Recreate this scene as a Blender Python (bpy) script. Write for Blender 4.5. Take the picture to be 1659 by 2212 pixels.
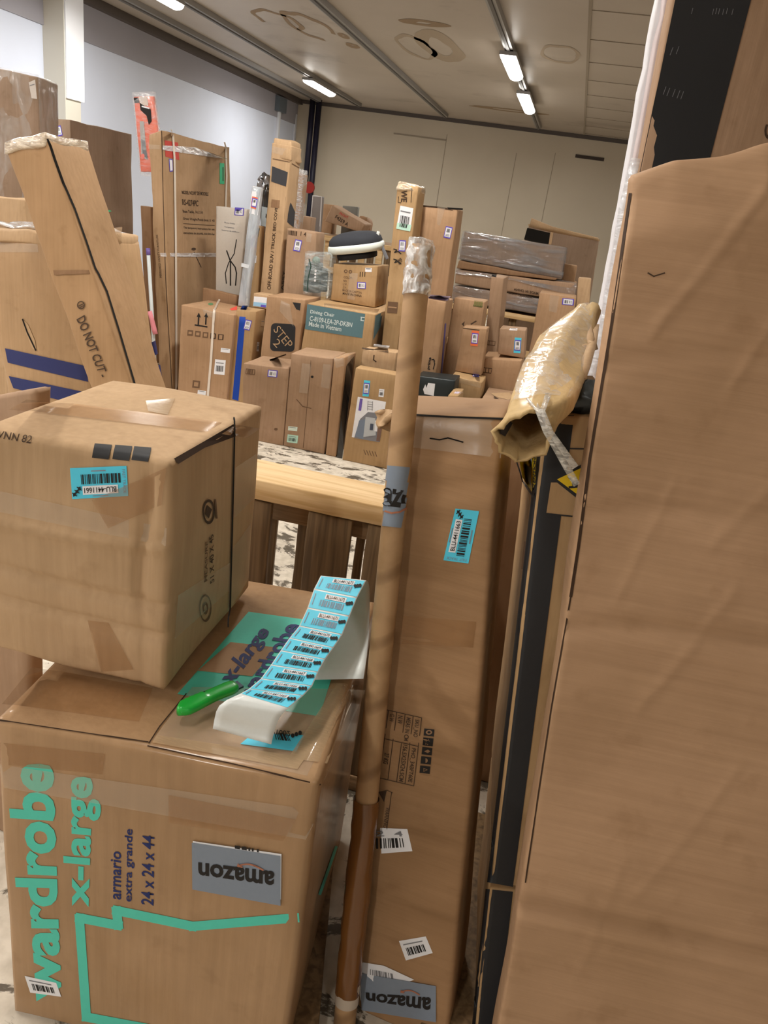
import bpy, bmesh, math, random
from mathutils import Vector, Matrix, noise
from mathutils.bvhtree import BVHTree

for _o in list(bpy.data.objects): bpy.data.objects.remove(_o)
SC = bpy.context.scene
COL = SC.collection
random.seed(7)

# ------------------------------------------------------------------ camera
FPX, CX, CY, EYE = 1600.0, 829.5, 1106.0, 1.65
CAMP = Vector((0, 0, EYE))
_dn = Vector((250 - CX, 5000 - CY, FPX)).normalized()       # plumb direction seen in the photograph
_vy = Vector((1250 - CX, 515 - CY, FPX)); _vy = (_vy - _dn * _vy.dot(_dn)).normalized()
_up = -_dn
_vx = _vy.cross(_up)
ROT = Matrix((_vx, _vy, _up))                                # camera(x right, y down, z fwd) -> world
cam = bpy.data.cameras.new('camera'); camo = bpy.data.objects.new('camera', cam); COL.objects.link(camo)
cam.sensor_fit = 'VERTICAL'; cam.sensor_height = 36.0; cam.lens = FPX / 2212 * 36.0; cam.clip_start = .02
_c0, _c1, _c2 = ROT.col[0], ROT.col[1], ROT.col[2]
M = Matrix.Identity(4)
for _i in range(3):
    M[_i][0] = _c0[_i]; M[_i][1] = -_c1[_i]; M[_i][2] = -_c2[_i]; M[_i][3] = CAMP[_i]
camo.matrix_world = M
SC.camera = camo
# ------------------------------------------------------------------ exposure, world
SC.view_settings.view_transform = 'Standard'; SC.view_settings.look = 'None'
SC.view_settings.exposure = 0.48; SC.view_settings.gamma = 1.0; SC.view_settings.use_curve_mapping = False
W = bpy.data.worlds.new('world'); SC.world = W; W.use_nodes = True
W.node_tree.nodes['Background'].inputs[0].default_value = (.86, .92, 1, 1)
W.node_tree.nodes['Background'].inputs[1].default_value = 0.25
TUBE_W, TUBE_COL, TUBE_E = 42.0, (1.0, .965, .90), 14.0     # each tube: watts, colour, glow of the diffuser
CEIL = 3.55; WALLX = -6.5; FARY = 17.2

# ------------------------------------------------------------------ geometry helpers
def ray(u, v): return ROT @ Vector((u - CX, v - CY, FPX))
def atz(u, v, z): d = ray(u, v); return CAMP + d * ((z - EYE) / d.z)
def aty(u, v, y): d = ray(u, v); return CAMP + d * (y / d.y)
def atx(u, v, x): d = ray(u, v); return CAMP + d * (x / d.x)
def proj(p):
    c = ROT.transposed() @ (Vector(p) - CAMP); return (CX + FPX * c.x / c.z, CY + FPX * c.y / c.z)
class Plane:
    def __init__(s, o, yaw=0, lean=0):
        a, b = math.radians(yaw), math.radians(lean)
        s.o = Vector(o); s.r = Vector((math.cos(a), math.sin(a), 0)); n0 = Vector((math.sin(a), -math.cos(a), 0))
        z = Vector((0, 0, 1)); s.h = n0
        s.u = z * math.cos(b) - n0 * math.sin(b); s.n = n0 * math.cos(b) + z * math.sin(b)
    def hit(s, u, v):
        d = ray(u, v); return CAMP + d * ((s.o - CAMP).dot(s.n) / d.dot(s.n))
def lerp(a, b, t): return a + (b - a) * t
def bil(q, s, t):
    """q = TL,TR,BR,BL ; s left to right, t bottom to top"""
    top = (lerp(q[0][0], q[1][0], s), lerp(q[0][1], q[1][1], s)); bot = (lerp(q[3][0], q[2][0], s), lerp(q[3][1], q[2][1], s))
    return (lerp(bot[0], top[0], t), lerp(bot[1], top[1], t))
def sub(q, s0, t0, s1, t1): return [bil(q, s0, t1), bil(q, s1, t1), bil(q, s1, t0), bil(q, s0, t0)]
def q(cx, cy, w, h, ang=0, sk=0):
    """rectangle of pixels, turned clockwise by ang degrees; sk shears the upright edges"""
    a = math.radians(ang); c, s = math.cos(a), math.sin(a); k = math.radians(sk)
    out = []
    for x, y in ((-w/2, -h/2), (w/2, -h/2), (w/2, h/2), (-w/2, h/2)):
        x2 = x - y * math.tan(k); out.append((cx + x2 * c - y * s, cy + x2 * s + y * c))
    return out

# ------------------------------------------------------------------ materials
def lin(c):
    f = lambda x: x / 12.92 if x <= .04045 else ((x + .055) / 1.055) ** 2.4
    return (f(c[0] / 255), f(c[1] / 255), f(c[2] / 255), 1)
_mats = {}
def newmat(name):
    m = bpy.data.materials.new(name); m.use_nodes = True; nt = m.node_tree
    return m, nt, nt.nodes['Principled BSDF']
def flat(name, col, rough=.6, spec=.3, metal=0, coat=0):
    if name in _mats: return _mats[name]
    m, nt, b = newmat(name); b.inputs['Base Color'].default_value = lin(col); b.inputs['Roughness'].default_value = rough
    b.inputs['Specular IOR Level'].default_value = spec; b.inputs['Metallic'].default_value = metal
    if coat: b.inputs['Coat Weight'].default_value = coat; b.inputs['Coat Roughness'].default_value = .12
    # faint grain so no surface is a dead flat colour
    n = nt.nodes.new('ShaderNodeTexNoise'); n.inputs['Scale'].default_value = 60; n.inputs['Detail'].default_value = 3
    mx = nt.nodes.new('ShaderNodeMix'); mx.data_type = 'RGBA'; mx.blend_type = 'MULTIPLY'; mx.inputs[0].default_value = .12
    mx.inputs[6].default_value = lin(col); nt.links.new(n.outputs['Color'], mx.inputs[7])
    tc = nt.nodes.new('ShaderNodeTexCoord'); nt.links.new(tc.outputs['Object'], n.inputs['Vector'])
    hs = nt.nodes.new('ShaderNodeHueSaturation'); hs.inputs['Saturation'].default_value = 0; nt.links.new(n.outputs['Color'], hs.inputs['Color'])
    br = nt.nodes.new('ShaderNodeBrightContrast'); br.inputs['Bright'].default_value = .45; nt.links.new(hs.outputs[0], br.inputs[0])
    nt.links.new(br.outputs[0], mx.inputs[7]); nt.links.new(mx.outputs[2], b.inputs['Base Color'])
    _mats[name] = m; return m
def cardboard(name, col, direction='Z', rough=.72, corr=130, bump=.25, coat=0, var=.16, stain=0.0):
    """kraft board: cloudy tone, faint flute lines, fine fibre; flutes run along `direction`"""
    if name in _mats: return _mats[name]
    m, nt, b = newmat(name); L = nt.links; N = nt.nodes
    tc = N.new('ShaderNodeTexCoord')
    mp = N.new('ShaderNodeMapping'); L.new(tc.outputs['Object'], mp.inputs['Vector'])
    big = N.new('ShaderNodeTexNoise'); big.inputs['Scale'].default_value = 3.0; big.inputs['Detail'].default_value = 5; L.new(mp.outputs[0], big.inputs['Vector'])
    st = N.new('ShaderNodeMapping'); L.new(tc.outputs['Object'], st.inputs['Vector'])
    st.inputs['Scale'].default_value = (70, 70, 3) if direction == 'Z' else (3, 3, 70)
    fib = N.new('ShaderNodeTexNoise'); fib.inputs['Scale'].default_value = 1.0; fib.inputs['Detail'].default_value = 4; L.new(st.outputs[0], fib.inputs['Vector'])
    r1 = N.new('ShaderNodeValToRGB'); L.new(big.outputs[0], r1.inputs[0])
    k = 1 - var
    c = lin(col); r1.color_ramp.elements[0].position = .3; r1.color_ramp.elements[0].color = (c[0]*k*.97, c[1]*k*.95, c[2]*k*.9, 1)
    r1.color_ramp.elements[1].position = .72; r1.color_ramp.elements[1].color = (c[0]*1.05, c[1]*1.05, c[2]*1.06, 1)
    r2 = N.new('ShaderNodeValToRGB'); L.new(fib.outputs[0], r2.inputs[0])
    r2.color_ramp.elements[0].position = .25; r2.color_ramp.elements[0].color = (.84, .82, .8, 1); r2.color_ramp.elements[1].position = .7; r2.color_ramp.elements[1].color = (1, 1, 1, 1)
    mx = N.new('ShaderNodeMix'); mx.data_type = 'RGBA'; mx.blend_type = 'MULTIPLY'; mx.inputs[0].default_value = .8
    L.new(r1.outputs[0], mx.inputs[6]); L.new(r2.outputs[0], mx.inputs[7])
    spk = N.new('ShaderNodeTexNoise'); spk.inputs['Scale'].default_value = 14; spk.inputs['Detail'].default_value = 6; L.new(tc.outputs['Object'], spk.inputs['Vector'])
    r3 = N.new('ShaderNodeValToRGB'); r3.color_ramp.elements[0].position = .60; r3.color_ramp.elements[0].color = (1, 1, 1, 1)
    r3.color_ramp.elements[1].position = .78; r3.color_ramp.elements[1].color = (.72, .67, .6, 1); L.new(spk.outputs[0], r3.inputs[0])
    mx2 = N.new('ShaderNodeMix'); mx2.data_type = 'RGBA'; mx2.blend_type = 'MULTIPLY'; mx2.inputs[0].default_value = .6
    L.new(mx.outputs[2], mx2.inputs[6]); L.new(r3.outputs[0], mx2.inputs[7])
    L.new(mx2.outputs[2], b.inputs['Base Color'])
    b.inputs['Roughness'].default_value = rough; b.inputs['Specular IOR Level'].default_value = .25
    if coat: b.inputs['Coat Weight'].default_value = coat; b.inputs['Coat Roughness'].default_value = .15
    bp = N.new('ShaderNodeBump'); bp.inputs['Strength'].default_value = bump; bp.inputs['Distance'].default_value = .004
    L.new(fib.outputs[0], bp.inputs['Height'])
    b2 = N.new('ShaderNodeBump'); b2.inputs['Strength'].default_value = .35; b2.inputs['Distance'].default_value = .02
    med = N.new('ShaderNodeTexNoise'); med.inputs['Scale'].default_value = 7; med.inputs['Detail'].default_value = 3; L.new(tc.outputs['Object'], med.inputs['Vector'])
    L.new(med.outputs[0], b2.inputs['Height']); L.new(b2.outputs[0], bp.inputs['Normal']); L.new(bp.outputs[0], b.inputs['Normal'])
    _mats[name] = m; return m
def film(name='film', tint=(235, 238, 240), alpha=.3, scale=22, rough=.1, bump=.8, stretch=(1, 1, 4)):
    """clear plastic: mostly see-through, wrinkled, with bright glints"""
    if name in _mats: return _mats[name]
    m = bpy.data.materials.new(name); m.use_nodes = True; nt = m.node_tree; N = nt.nodes; L = nt.links
    N.remove(N['Principled BSDF']); out = N['Material Output']
    tr = N.new('ShaderNodeBsdfTransparent'); gl = N.new('ShaderNodeBsdfPrincipled')
    gl.inputs['Base Color'].default_value = lin(tint); gl.inputs['Roughness'].default_value = rough; gl.inputs['Specular IOR Level'].default_value = .9
    gl.inputs['Coat Weight'].default_value = 1; gl.inputs['Coat Roughness'].default_value = .06
    tc = N.new('ShaderNodeTexCoord'); mp = N.new('ShaderNodeMapping'); mp.inputs['Scale'].default_value = stretch
    L.new(tc.outputs['Object'], mp.inputs['Vector'])
    ns = N.new('ShaderNodeTexNoise'); ns.inputs['Scale'].default_value = scale; ns.inputs['Detail'].default_value = 4; ns.inputs['Distortion'].default_value = 1.2; L.new(mp.outputs[0], ns.inputs['Vector'])
    bp = N.new('ShaderNodeBump'); bp.inputs['Strength'].default_value = bump; bp.inputs['Distance'].default_value = .13 / scale; L.new(ns.outputs[0], bp.inputs['Height'])
    L.new(bp.outputs[0], gl.inputs['Normal']); L.new(bp.outputs[0], gl.inputs['Coat Normal'])
    fr = N.new('ShaderNodeValToRGB'); fr.color_ramp.elements[0].position = .42; fr.color_ramp.elements[0].color = (alpha*.6,)*3 + (1,)
    fr.color_ramp.elements[1].position = .66; fr.color_ramp.elements[1].color = (min(1, alpha*2.0),)*3 + (1,); L.new(ns.outputs[0], fr.inputs[0])
    ms = N.new('ShaderNodeMixShader'); L.new(fr.outputs[0], ms.inputs[0]); L.new(tr.outputs[0], ms.inputs[1]); L.new(gl.outputs[0], ms.inputs[2])
    L.new(ms.outputs[0], out.inputs['Surface'])
    _mats[name] = m; return m
def tape_mat(name='tape', col=(176, 128, 80), alpha=.35, bumpscale=90, bump=.35, dirn=(1, 1, 1), dist=.0006):
    """clear tan packing tape over board"""
    if name in _mats: return _mats[name]
    m = bpy.data.materials.new(name); m.use_nodes = True; nt = m.node_tree; N = nt.nodes; L = nt.links
    b = N['Principled BSDF']; out = N['Material Output']
    b.inputs['Base Color'].default_value = lin(col); b.inputs['Roughness'].default_value = .22; b.inputs['Specular IOR Level'].default_value = .7
    tc = N.new('ShaderNodeTexCoord'); mp = N.new('ShaderNodeMapping'); mp.inputs['Scale'].default_value = dirn; L.new(tc.outputs['Object'], mp.inputs['Vector'])
    ns = N.new('ShaderNodeTexNoise'); ns.inputs['Scale'].default_value = bumpscale; ns.inputs['Detail'].default_value = 2; L.new(mp.outputs[0], ns.inputs['Vector'])
    bp = N.new('ShaderNodeBump'); bp.inputs['Strength'].default_value = bump; bp.inputs['Distance'].default_value = dist; L.new(ns.outputs[0], bp.inputs['Height']); L.new(bp.outputs[0], b.inputs['Normal']); L.new(bp.outputs[0], b.inputs['Coat Normal'])
    tr = N.new('ShaderNodeBsdfTransparent'); ms = N.new('ShaderNodeMixShader'); ms.inputs[0].default_value = alpha
    L.new(tr.outputs[0], ms.inputs[1]); L.new(b.outputs[0], ms.inputs[2]); L.new(ms.outputs[0], out.inputs['Surface'])
    _mats[name] = m; return m

# ------------------------------------------------------------------ object helpers
def tag(o, label=None, cat=None, group=None, kind=None):
    if label: o['label'] = label
    if cat: o['category'] = cat
    if group: o['group'] = group
    if kind: o['kind'] = kind
    return o
def link(name, bm, mats, parent=None, base=None, smooth=True):
    """one mesh object from a bmesh in world coordinates"""
    if not isinstance(mats, (list, tuple)): mats = [mats]
    if base is None:
        if parent is not None: base = Vector(parent['_b'])
        else:
            zs = min(v.co.z for v in bm.verts); n = len(bm.verts)
            base = Vector((sum(v.co.x for v in bm.verts) / n, sum(v.co.y for v in bm.verts) / n, zs))
    for v in bm.verts: v.co -= base
    me = bpy.data.meshes.new(name)
    bm.normal_update()
    for f in bm.faces: f.smooth = smooth
    bm.to_mesh(me); bm.free()
    for m in mats: me.materials.append(m)
    o = bpy.data.objects.new(name, me); COL.objects.link(o)
    if parent is not None: o.parent = parent
    else: o.location = base
    o['_b'] = list(base)
    return o
def empty(name, loc):
    o = bpy.data.objects.new(name, None); COL.objects.link(o); o.location = loc; o['_b'] = list(loc); o.empty_display_size = .1; return o
def hexa_bm(c, n, bev=.008, amp=.004, freq=5.0, seed=0, disp=None, bulge=0.0):
    """rounded, slightly dented box. c = 8 corners [x][y][z] index x+2y+4z (x right, y back, z up)"""
    def params(k, size):
        e = min(.2, bev / max(size, 1e-4)); inner = [e + (1 - 2 * e) * i / k for i in range(k + 1)]
        return [0.0] + inner + [1.0]
    sx = (c[1] - c[0]).length; sy = (c[2] - c[0]).length; sz = (c[4] - c[0]).length
    X, Y, Z = params(n[0], sx), params(n[1], sy), params(n[2], sz)
    def tri(a, b, d):
        p = [lerp(c[i * 2], c[i * 2 + 1], a) for i in range(4)]; r = [lerp(p[i * 2], p[i * 2 + 1], b) for i in range(2)]; return lerp(r[0], r[1], d)
    cen = tri(.5, .5, .5)
    ax = [(tri(1, .5, .5) - tri(0, .5, .5)).normalized(), (tri(.5, 1, .5) - tri(.5, 0, .5)).normalized(), (tri(.5, .5, 1) - tri(.5, .5, 0)).normalized()]
    bm = bmesh.new(); vs = {}
    so = Vector((seed * 3.1, seed * 7.7, seed * 1.3))
    def vert(i, j, k):
        key = (i, j, k)
        if key in vs: return vs[key]
        a, b, d = X[i], Y[j], Z[k]; p = tri(a, b, d)
        ext = []
        for t, lst, idx, A in ((a, X, i, ax[0]), (b, Y, j, ax[1]), (d, Z, k, ax[2])):
            if idx == 0: ext.append(A)
            elif idx == len(lst) - 1: ext.append(-A)
        if len(ext) >= 2:
            for A in ext: p = p + A * bev * .33
        elif len(ext) == 1 and bulge:
            t2 = [t for t, lst, idx in ((a, X, i), (b, Y, j), (d, Z, k)) if 0 < idx < len(lst) - 1]
            w = 1
            for t in t2: w *= math.sin(math.pi * t)
            p = p - ext[0] * bulge * w
        if amp: p = p + noise.noise_vector(p * freq + so) * amp
        if disp: p = disp(p, a, b, d, i, j, k, ax) or p
        vs[key] = bm.verts.new(p); return vs[key]
    nx, ny, nz = len(X) - 1, len(Y) - 1, len(Z) - 1
    def quad(a, b, d, e):
        try: bm.faces.new((a, b, d, e))
        except ValueError: pass
    for i in range(nx):
        for k in range(nz):
            quad(vert(i, 0, k), vert(i + 1, 0, k), vert(i + 1, 0, k + 1), vert(i, 0, k + 1))
            quad(vert(i + 1, ny, k), vert(i, ny, k), vert(i, ny, k + 1), vert(i + 1, ny, k + 1))
    for j in range(ny):
        for k in range(nz):
            quad(vert(0, j + 1, k), vert(0, j, k), vert(0, j, k + 1), vert(0, j + 1, k + 1))
            quad(vert(nx, j, k), vert(nx, j + 1, k), vert(nx, j + 1, k + 1), vert(nx, j, k + 1))
    for i in range(nx):
        for j in range(ny):
            quad(vert(i, j, nz), vert(i + 1, j, nz), vert(i + 1, j + 1, nz), vert(i, j + 1, nz))
            quad(vert(i, j + 1, 0), vert(i + 1, j + 1, 0), vert(i + 1, j, 0), vert(i, j, 0))
    return bm
class Box: pass
def closest_depth(p, d, uv):
    """how far along direction d from p the pixel uv is reached"""
    r = ray(*uv).normalized(); w = p - CAMP; b = d.dot(r); den = 1 - b * b
    return (b * r.dot(w) - d.dot(w)) / den if den > 1e-6 else .3
def carton(name, label, front, Y=None, anchor=None, yaw=0, lean=0, depth=.3, back=None, floor=None, top=None, mat=None, group=None,
           cat='cardboard box', amp=.004, bev=.007, n=None, seed=None, disp=None, bulge=0, bdrop=0, backyaw=None, freq=5.0, parent=None, hor=True):
    """a box from the photo's four front corners (TL,TR,BR,BL), set on a real plane; its depth runs back from there"""
    if anchor: o = atz(*anchor)
    elif Y is not None: o = aty(front[0][0], front[0][1], Y)
    pl = Plane(o, yaw, lean)
    TL, TR, BR, BL = [pl.hit(*p) for p in front]
    if floor is not None:
        BL = TL + (BL - TL) * ((floor - TL.z) / (BL.z - TL.z)); BR = TR + (BR - TR) * ((floor - TR.z) / (BR.z - TR.z))
    bd = Plane(o, yaw if backyaw is None else backyaw, 0).h * -1 if hor else -pl.n
    if back: depth = closest_depth(TR, bd, back)
    D = bd * depth; dz = Vector((0, 0, -bdrop))
    c = [BL, BR, BL + D, BR + D, TL, TR, TL + D + dz, TR + D + dz]
    if floor is not None:
        for i in (2, 3): c[i] = Vector((c[i].x, c[i].y, floor))
    w, h = (BR - BL).length, (TL - BL).length
    if n is None: n = (max(3, min(16, int(w / .05))), max(2, min(12, int(depth / .07))), max(3, min(24, int(h / .06))))
    bm = hexa_bm(c, n, bev, amp, freq, seed if seed is not None else (hash(label) % 97 if False else sum(map(ord, label)) % 97), disp, bulge)
    if floor is not None:
        for v in bm.verts: v.co.z = max(v.co.z, floor + .001)
    bm.normal_update()
    B = Box(); B.bvh = BVHTree.FromBMesh(bm); B.front = front; B.pl = pl; B.c = c; B.depth = depth
    B.o = link(name, bm, mat, parent)
    if not parent: tag(B.o, label, cat, group)
    return B

# ------------------------------------------------------------------ decals: paper, tape and print lying on a surface
_txt = {}
def text_mesh(s, bold=.012, shear=0):
    key = (s, bold, shear)
    if key in _txt: return _txt[key]
    cu = bpy.data.curves.new('t', 'FONT'); cu.body = s; cu.size = 1; cu.offset = bold; cu.shear = shear; cu.resolution_u = 3
    ob = bpy.data.objects.new('t', cu); COL.objects.link(ob)
    dg = bpy.context.evaluated_depsgraph_get(); me = bpy.data.meshes.new_from_object(ob.evaluated_get(dg))
    vs = [(v.co.x, v.co.y) for v in me.vertices]; fs = [tuple(p.vertices) for p in me.polygons]
    bpy.data.objects.remove(ob); bpy.data.curves.remove(cu); bpy.data.meshes.remove(me)
    if not vs: vs = [(0, 0)]
    x0 = min(v[0] for v in vs); x1 = max(v[0] for v in vs); y0 = min(v[1] for v in vs); y1 = max(v[1] for v in vs)
    _txt[key] = ([((x - x0) / max(x1 - x0, 1e-6), (y - y0) / max(y1 - y0, 1e-6)) for x, y in vs], fs); return _txt[key]
class Decal:
    """collects shapes drawn on a thing's own surface; builds them as one thin part"""
    def __init__(s, box, off=.0012): s.b = box; s.bm = bmesh.new(); s.mats = []; s.off = off
    def mi(s, m):
        if m not in s.mats: s.mats.append(m)
        return s.mats.index(m)
    def pt(s, u, v, lvl):
        d = ray(u, v).normalized(); h = s.b.bvh.ray_cast(CAMP, d)
        if h[0] is None:
            if getattr(s.b, 'pl', None) is None: return None
            p = s.b.pl.hit(u, v); nn = s.b.pl.n
        else: p, nn = h[0], h[1]
        if nn.dot(d) > 0: nn = -nn
        return p + nn * (s.off + lvl * .0006) - d * lvl * .0004
    def grid(s, qd, m, lvl=0, nx=2, ny=2, hole=None):
        k = s.mi(m); vs = {}
        for i in range(nx + 1):
            for j in range(ny + 1):
                p = s.pt(*bil(qd, i / nx, j / ny), lvl); vs[i, j] = s.bm.verts.new(p) if p else None
        for i in range(nx):
            for j in range(ny):
                f = [vs[i, j], vs[i + 1, j], vs[i + 1, j + 1], vs[i, j + 1]]
                if all(f): fc = s.bm.faces.new(f); fc.material_index = k
        return s
    def poly(s, pts, m, lvl=0):
        k = s.mi(m); vs = [s.pt(u, v, lvl) for u, v in pts]
        if all(vs):
            f = s.bm.faces.new([s.bm.verts.new(p) for p in vs]); f.material_index = k; bmesh.ops.triangulate(s.bm, faces=[f])
        return s
    def line(s, pts, w, m, lvl=0, seg=1):
        for a, b in zip(pts[:-1], pts[1:]):
            a, b = Vector(a), Vector(b); d = (b - a); L = d.length; d.normalize(); nn = Vector((-d.y, d.x)) * w / 2; a2, b2 = a - d * w * .45, b + d * w * .45
            s.grid([a2 - nn, b2 - nn, b2 + nn, a2 + nn], m, lvl, max(1, seg), 1)
        return s
    def disc(s, cx, cy, rx, ry, m, lvl=0, n=20, ang=0, inner=0, a0=0, a1=360):
        k = s.mi(m); ca, sa = math.cos(math.radians(ang)), math.sin(math.radians(ang)); prev = None; first = None
        def P(t, f):
            x, y = rx * f * math.cos(t), ry * f * math.sin(t); return s.pt(cx + x * ca - y * sa, cy + x * sa + y * ca, lvl)
        for i in range(n + 1):
            t = math.radians(a0 + (a1 - a0) * i / n); pa, pb = P(t, 1), P(t, inner if inner else .02)
            if pa is None or pb is None: prev = None; continue
            cur = (s.bm.verts.new(pa), s.bm.verts.new(pb))
            if prev: f = s.bm.faces.new((prev[0], cur[0], cur[1], prev[1])); f.material_index = k
            prev = cur
        return s
    def text(s, body, qd, m, lvl=2, bold=.012, shear=0):
        pts, fs = text_mesh(body, bold, shear); k = s.mi(m); vs = []
        for x, y in pts: p = s.pt(*bil(qd, x, y), lvl); vs.append(s.bm.verts.new(p) if p else None)
        for f in fs:
            g = [vs[i] for i in f]
            if all(g):
                try: fc = s.bm.faces.new(g); fc.material_index = k
                except ValueError: pass
        return s
    def bars(s, qd, m, lvl=2, n=16, seed=1, cover=.55):
        rg = random.Random(seed); x = 0; items = []
        while len(items) < n:
            w = rg.choice((1, 1, 2, 3)); g = rg.choice((1, 1, 2)); items.append((x, x + w)); x += w + g
        for a, b in items: s.grid(sub(qd, a / x, 0, b / x, 1), m, lvl, 1, 1)
        return s
    def build(s, name, label=None):
        # faces must look at the camera side
        s.bm.normal_update()
        for f in s.bm.faces:
            if f.normal.dot(f.calc_center_median() - CAMP) > 0: f.normal_flip()
        o = link(name, s.bm, s.mats, s.b.o, smooth=True)
        if label: o['label'] = label
        return o

# palette
KR = cardboard('kraft_board', (180, 145, 112)); KR2 = cardboard('kraft_board_pale', (196, 164, 128)); KR3 = cardboard('kraft_board_rosy', (174, 143, 116))
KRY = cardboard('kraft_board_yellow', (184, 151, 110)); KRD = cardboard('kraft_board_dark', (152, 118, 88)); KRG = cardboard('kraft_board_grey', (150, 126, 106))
KRH = cardboard('kraft_board_cross', (178, 143, 110), direction='X'); KRW = cardboard('kraft_board_taped', (176, 141, 104), coat=.35)
INK = flat('black_ink', (34, 30, 28), .7); INKB = flat('brown_ink', (72, 54, 40), .75); WHITE = flat('white_paper', (232, 232, 236), .5)
INKF = flat('faded_ink', (110, 84, 62), .75)
PURP = flat('purple_border', (98, 84, 190), .5); CYAN = flat('cyan_paper', (84, 205, 235), .42); ORNG = flat('orange_paper', (235, 118, 72), .5)
TEAL = flat('teal_print', (84, 200, 178), .6); NAVY = flat('navy_print', (32, 44, 98), .6); GREYB = flat('grey_blue_paper', (128, 138, 152), .5)
GRN = flat('green_paper', (60, 180, 130), .5); GREY = flat('grey_print', (120, 120, 124), .5); REDM = flat('red_print', (190, 70, 60), .6)
BLK = flat('black_board', (40, 40, 42), .55); DKG = flat('charcoal_board', (58, 58, 62), .55)
def tapes(B, lst, name='packing_tape', off=.0012):
    for qd, m, lvl, nx, ny in lst: d = Decal(B, off); d.grid(qd, m, lvl, nx, ny); d.build(name)
TAPE = tape_mat('packing_tape'); TAPEG = tape_mat('clear_tape', (220, 205, 185), .22)
FILM = film('stretch_film'); FILMW = film('white_film', (240, 240, 244), .6, 6, .2, .4)
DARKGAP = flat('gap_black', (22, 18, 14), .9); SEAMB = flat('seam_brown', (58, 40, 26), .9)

def sticker(box, qd, border=PURP, kind='plain', seed=1, bname='price_label', frame=None):
    """the small bordered stock labels; qd upright for the label"""
    d = Decal(box)
    if frame: d.grid(sub(qd, -.06, -.22, 1.06, 1.22) if kind != 'land' else sub(qd, -.18, -.08, 1.18, 1.08), frame, 0, 2, 2)
    d.grid(qd, border, 1, 2, 2); d.grid(sub(qd, .1, .1, .9, .9), WHITE, 2, 2, 2)
    if kind == 'land': d.bars(sub(qd, .2, .25, .52, .75), INK, 3, 6, seed); d.text('8 2', sub(qd, .6, .3, .82, .7), GREY, 3, .03)
    else: d.bars(sub(qd, .25, .5, .75, .82), INK, 3, 6, seed); d.line([bil(qd, .25, .3), bil(qd, .75, .3)], 1, GREY, 3); d.line([bil(qd, .25, .2), bil(qd, .75, .2)], 1, GREY, 3)
    return d.build(bname)
def white_label(box, qd, seed=1, name='paper_label', barc=True, mat=WHITE, txt=None):
    d = Decal(box); d.grid(qd, mat, 0, 3, 3)
    if barc: d.bars(sub(qd, .15, .2, .85, .6), INK, 1, 10, seed)
    d.line([bil(qd, .12, .78), bil(qd, .8, .78)], max(1, abs(qd[0][1] - qd[3][1]) * .05), GREY, 1)
    if txt: d.text(txt, sub(qd, .15, .68, .85, .9), GREY, 2)
    return d.build(name)
def blu_label(box, qd, code, seed, name='stock_label', fade=False):
    d = Decal(box); bk = GREYB if fade else INK
    d.grid(qd, CYAN, 0, 4, 4)
    d.grid(sub(qd, .17, .60, .80, .88), WHITE, 1, 2, 1); d.text(code, sub(qd, .20, .65, .77, .83), INK, 2, .01)
    d.bars(sub(qd, .12, .22, .84, .54), bk, 1, 20, seed)
    d.text('BLUESTOCK', sub(qd, .36, .9, .62, .96), GREYB, 1, 0) if False else None
    d.line([bil(qd, .36, .93), bil(qd, .62, .93)], 2, GREYB, 1); d.line([bil(qd, .38, .12), bil(qd, .62, .12)], 2.5, GREYB, 1)
    d.text('FAST TRACK', [bil(qd, .03, .1), bil(qd, .03, .9), bil(qd, .08, .9), bil(qd, .08, .1)], GREYB, 1, 0)
    for i in range(3):
        x = .83 + i * .045; y = .6 + i * .09; d.poly([bil(qd, x, y), bil(qd, x + .05, y + .03), bil(qd, x + .055, y + .14), bil(qd, x + .005, y + .11)], INK, 2)
        d.line([bil(qd, x - .01, y + .12), bil(qd, x + .06, y + .02)], 2, INK, 2)
    return d.build(name)
def smile(d, qd, m, lvl=3):
    """the curved arrow under the word"""
    P = [(.06 + .6 * i / 12, .55 - .5 * math.sin(math.pi * i / 12)) for i in range(13)]
    k = abs(qd[0][0] - qd[1][0]) * .02 + 1.5
    d.line([bil(qd, x, y) for x, y in P], k, m, lvl); d.line([bil(qd, .56, .62), bil(qd, .66, .6), bil(qd, .65, .3)], k * .8, m, lvl)
def lamp_area(parent, loc, sx, sy, watts, name='tube_light'):
    l = bpy.data.lights.new(name, 'AREA'); l.shape = 'RECTANGLE'; l.size = sx; l.size_y = sy; l.energy = watts; l.color = TUBE_COL; l.spread = math.radians(175)
    o = bpy.data.objects.new(name, l); COL.objects.link(o); o.parent = parent; o.location = Vector(loc) - Vector(parent['_b']); return o
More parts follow.
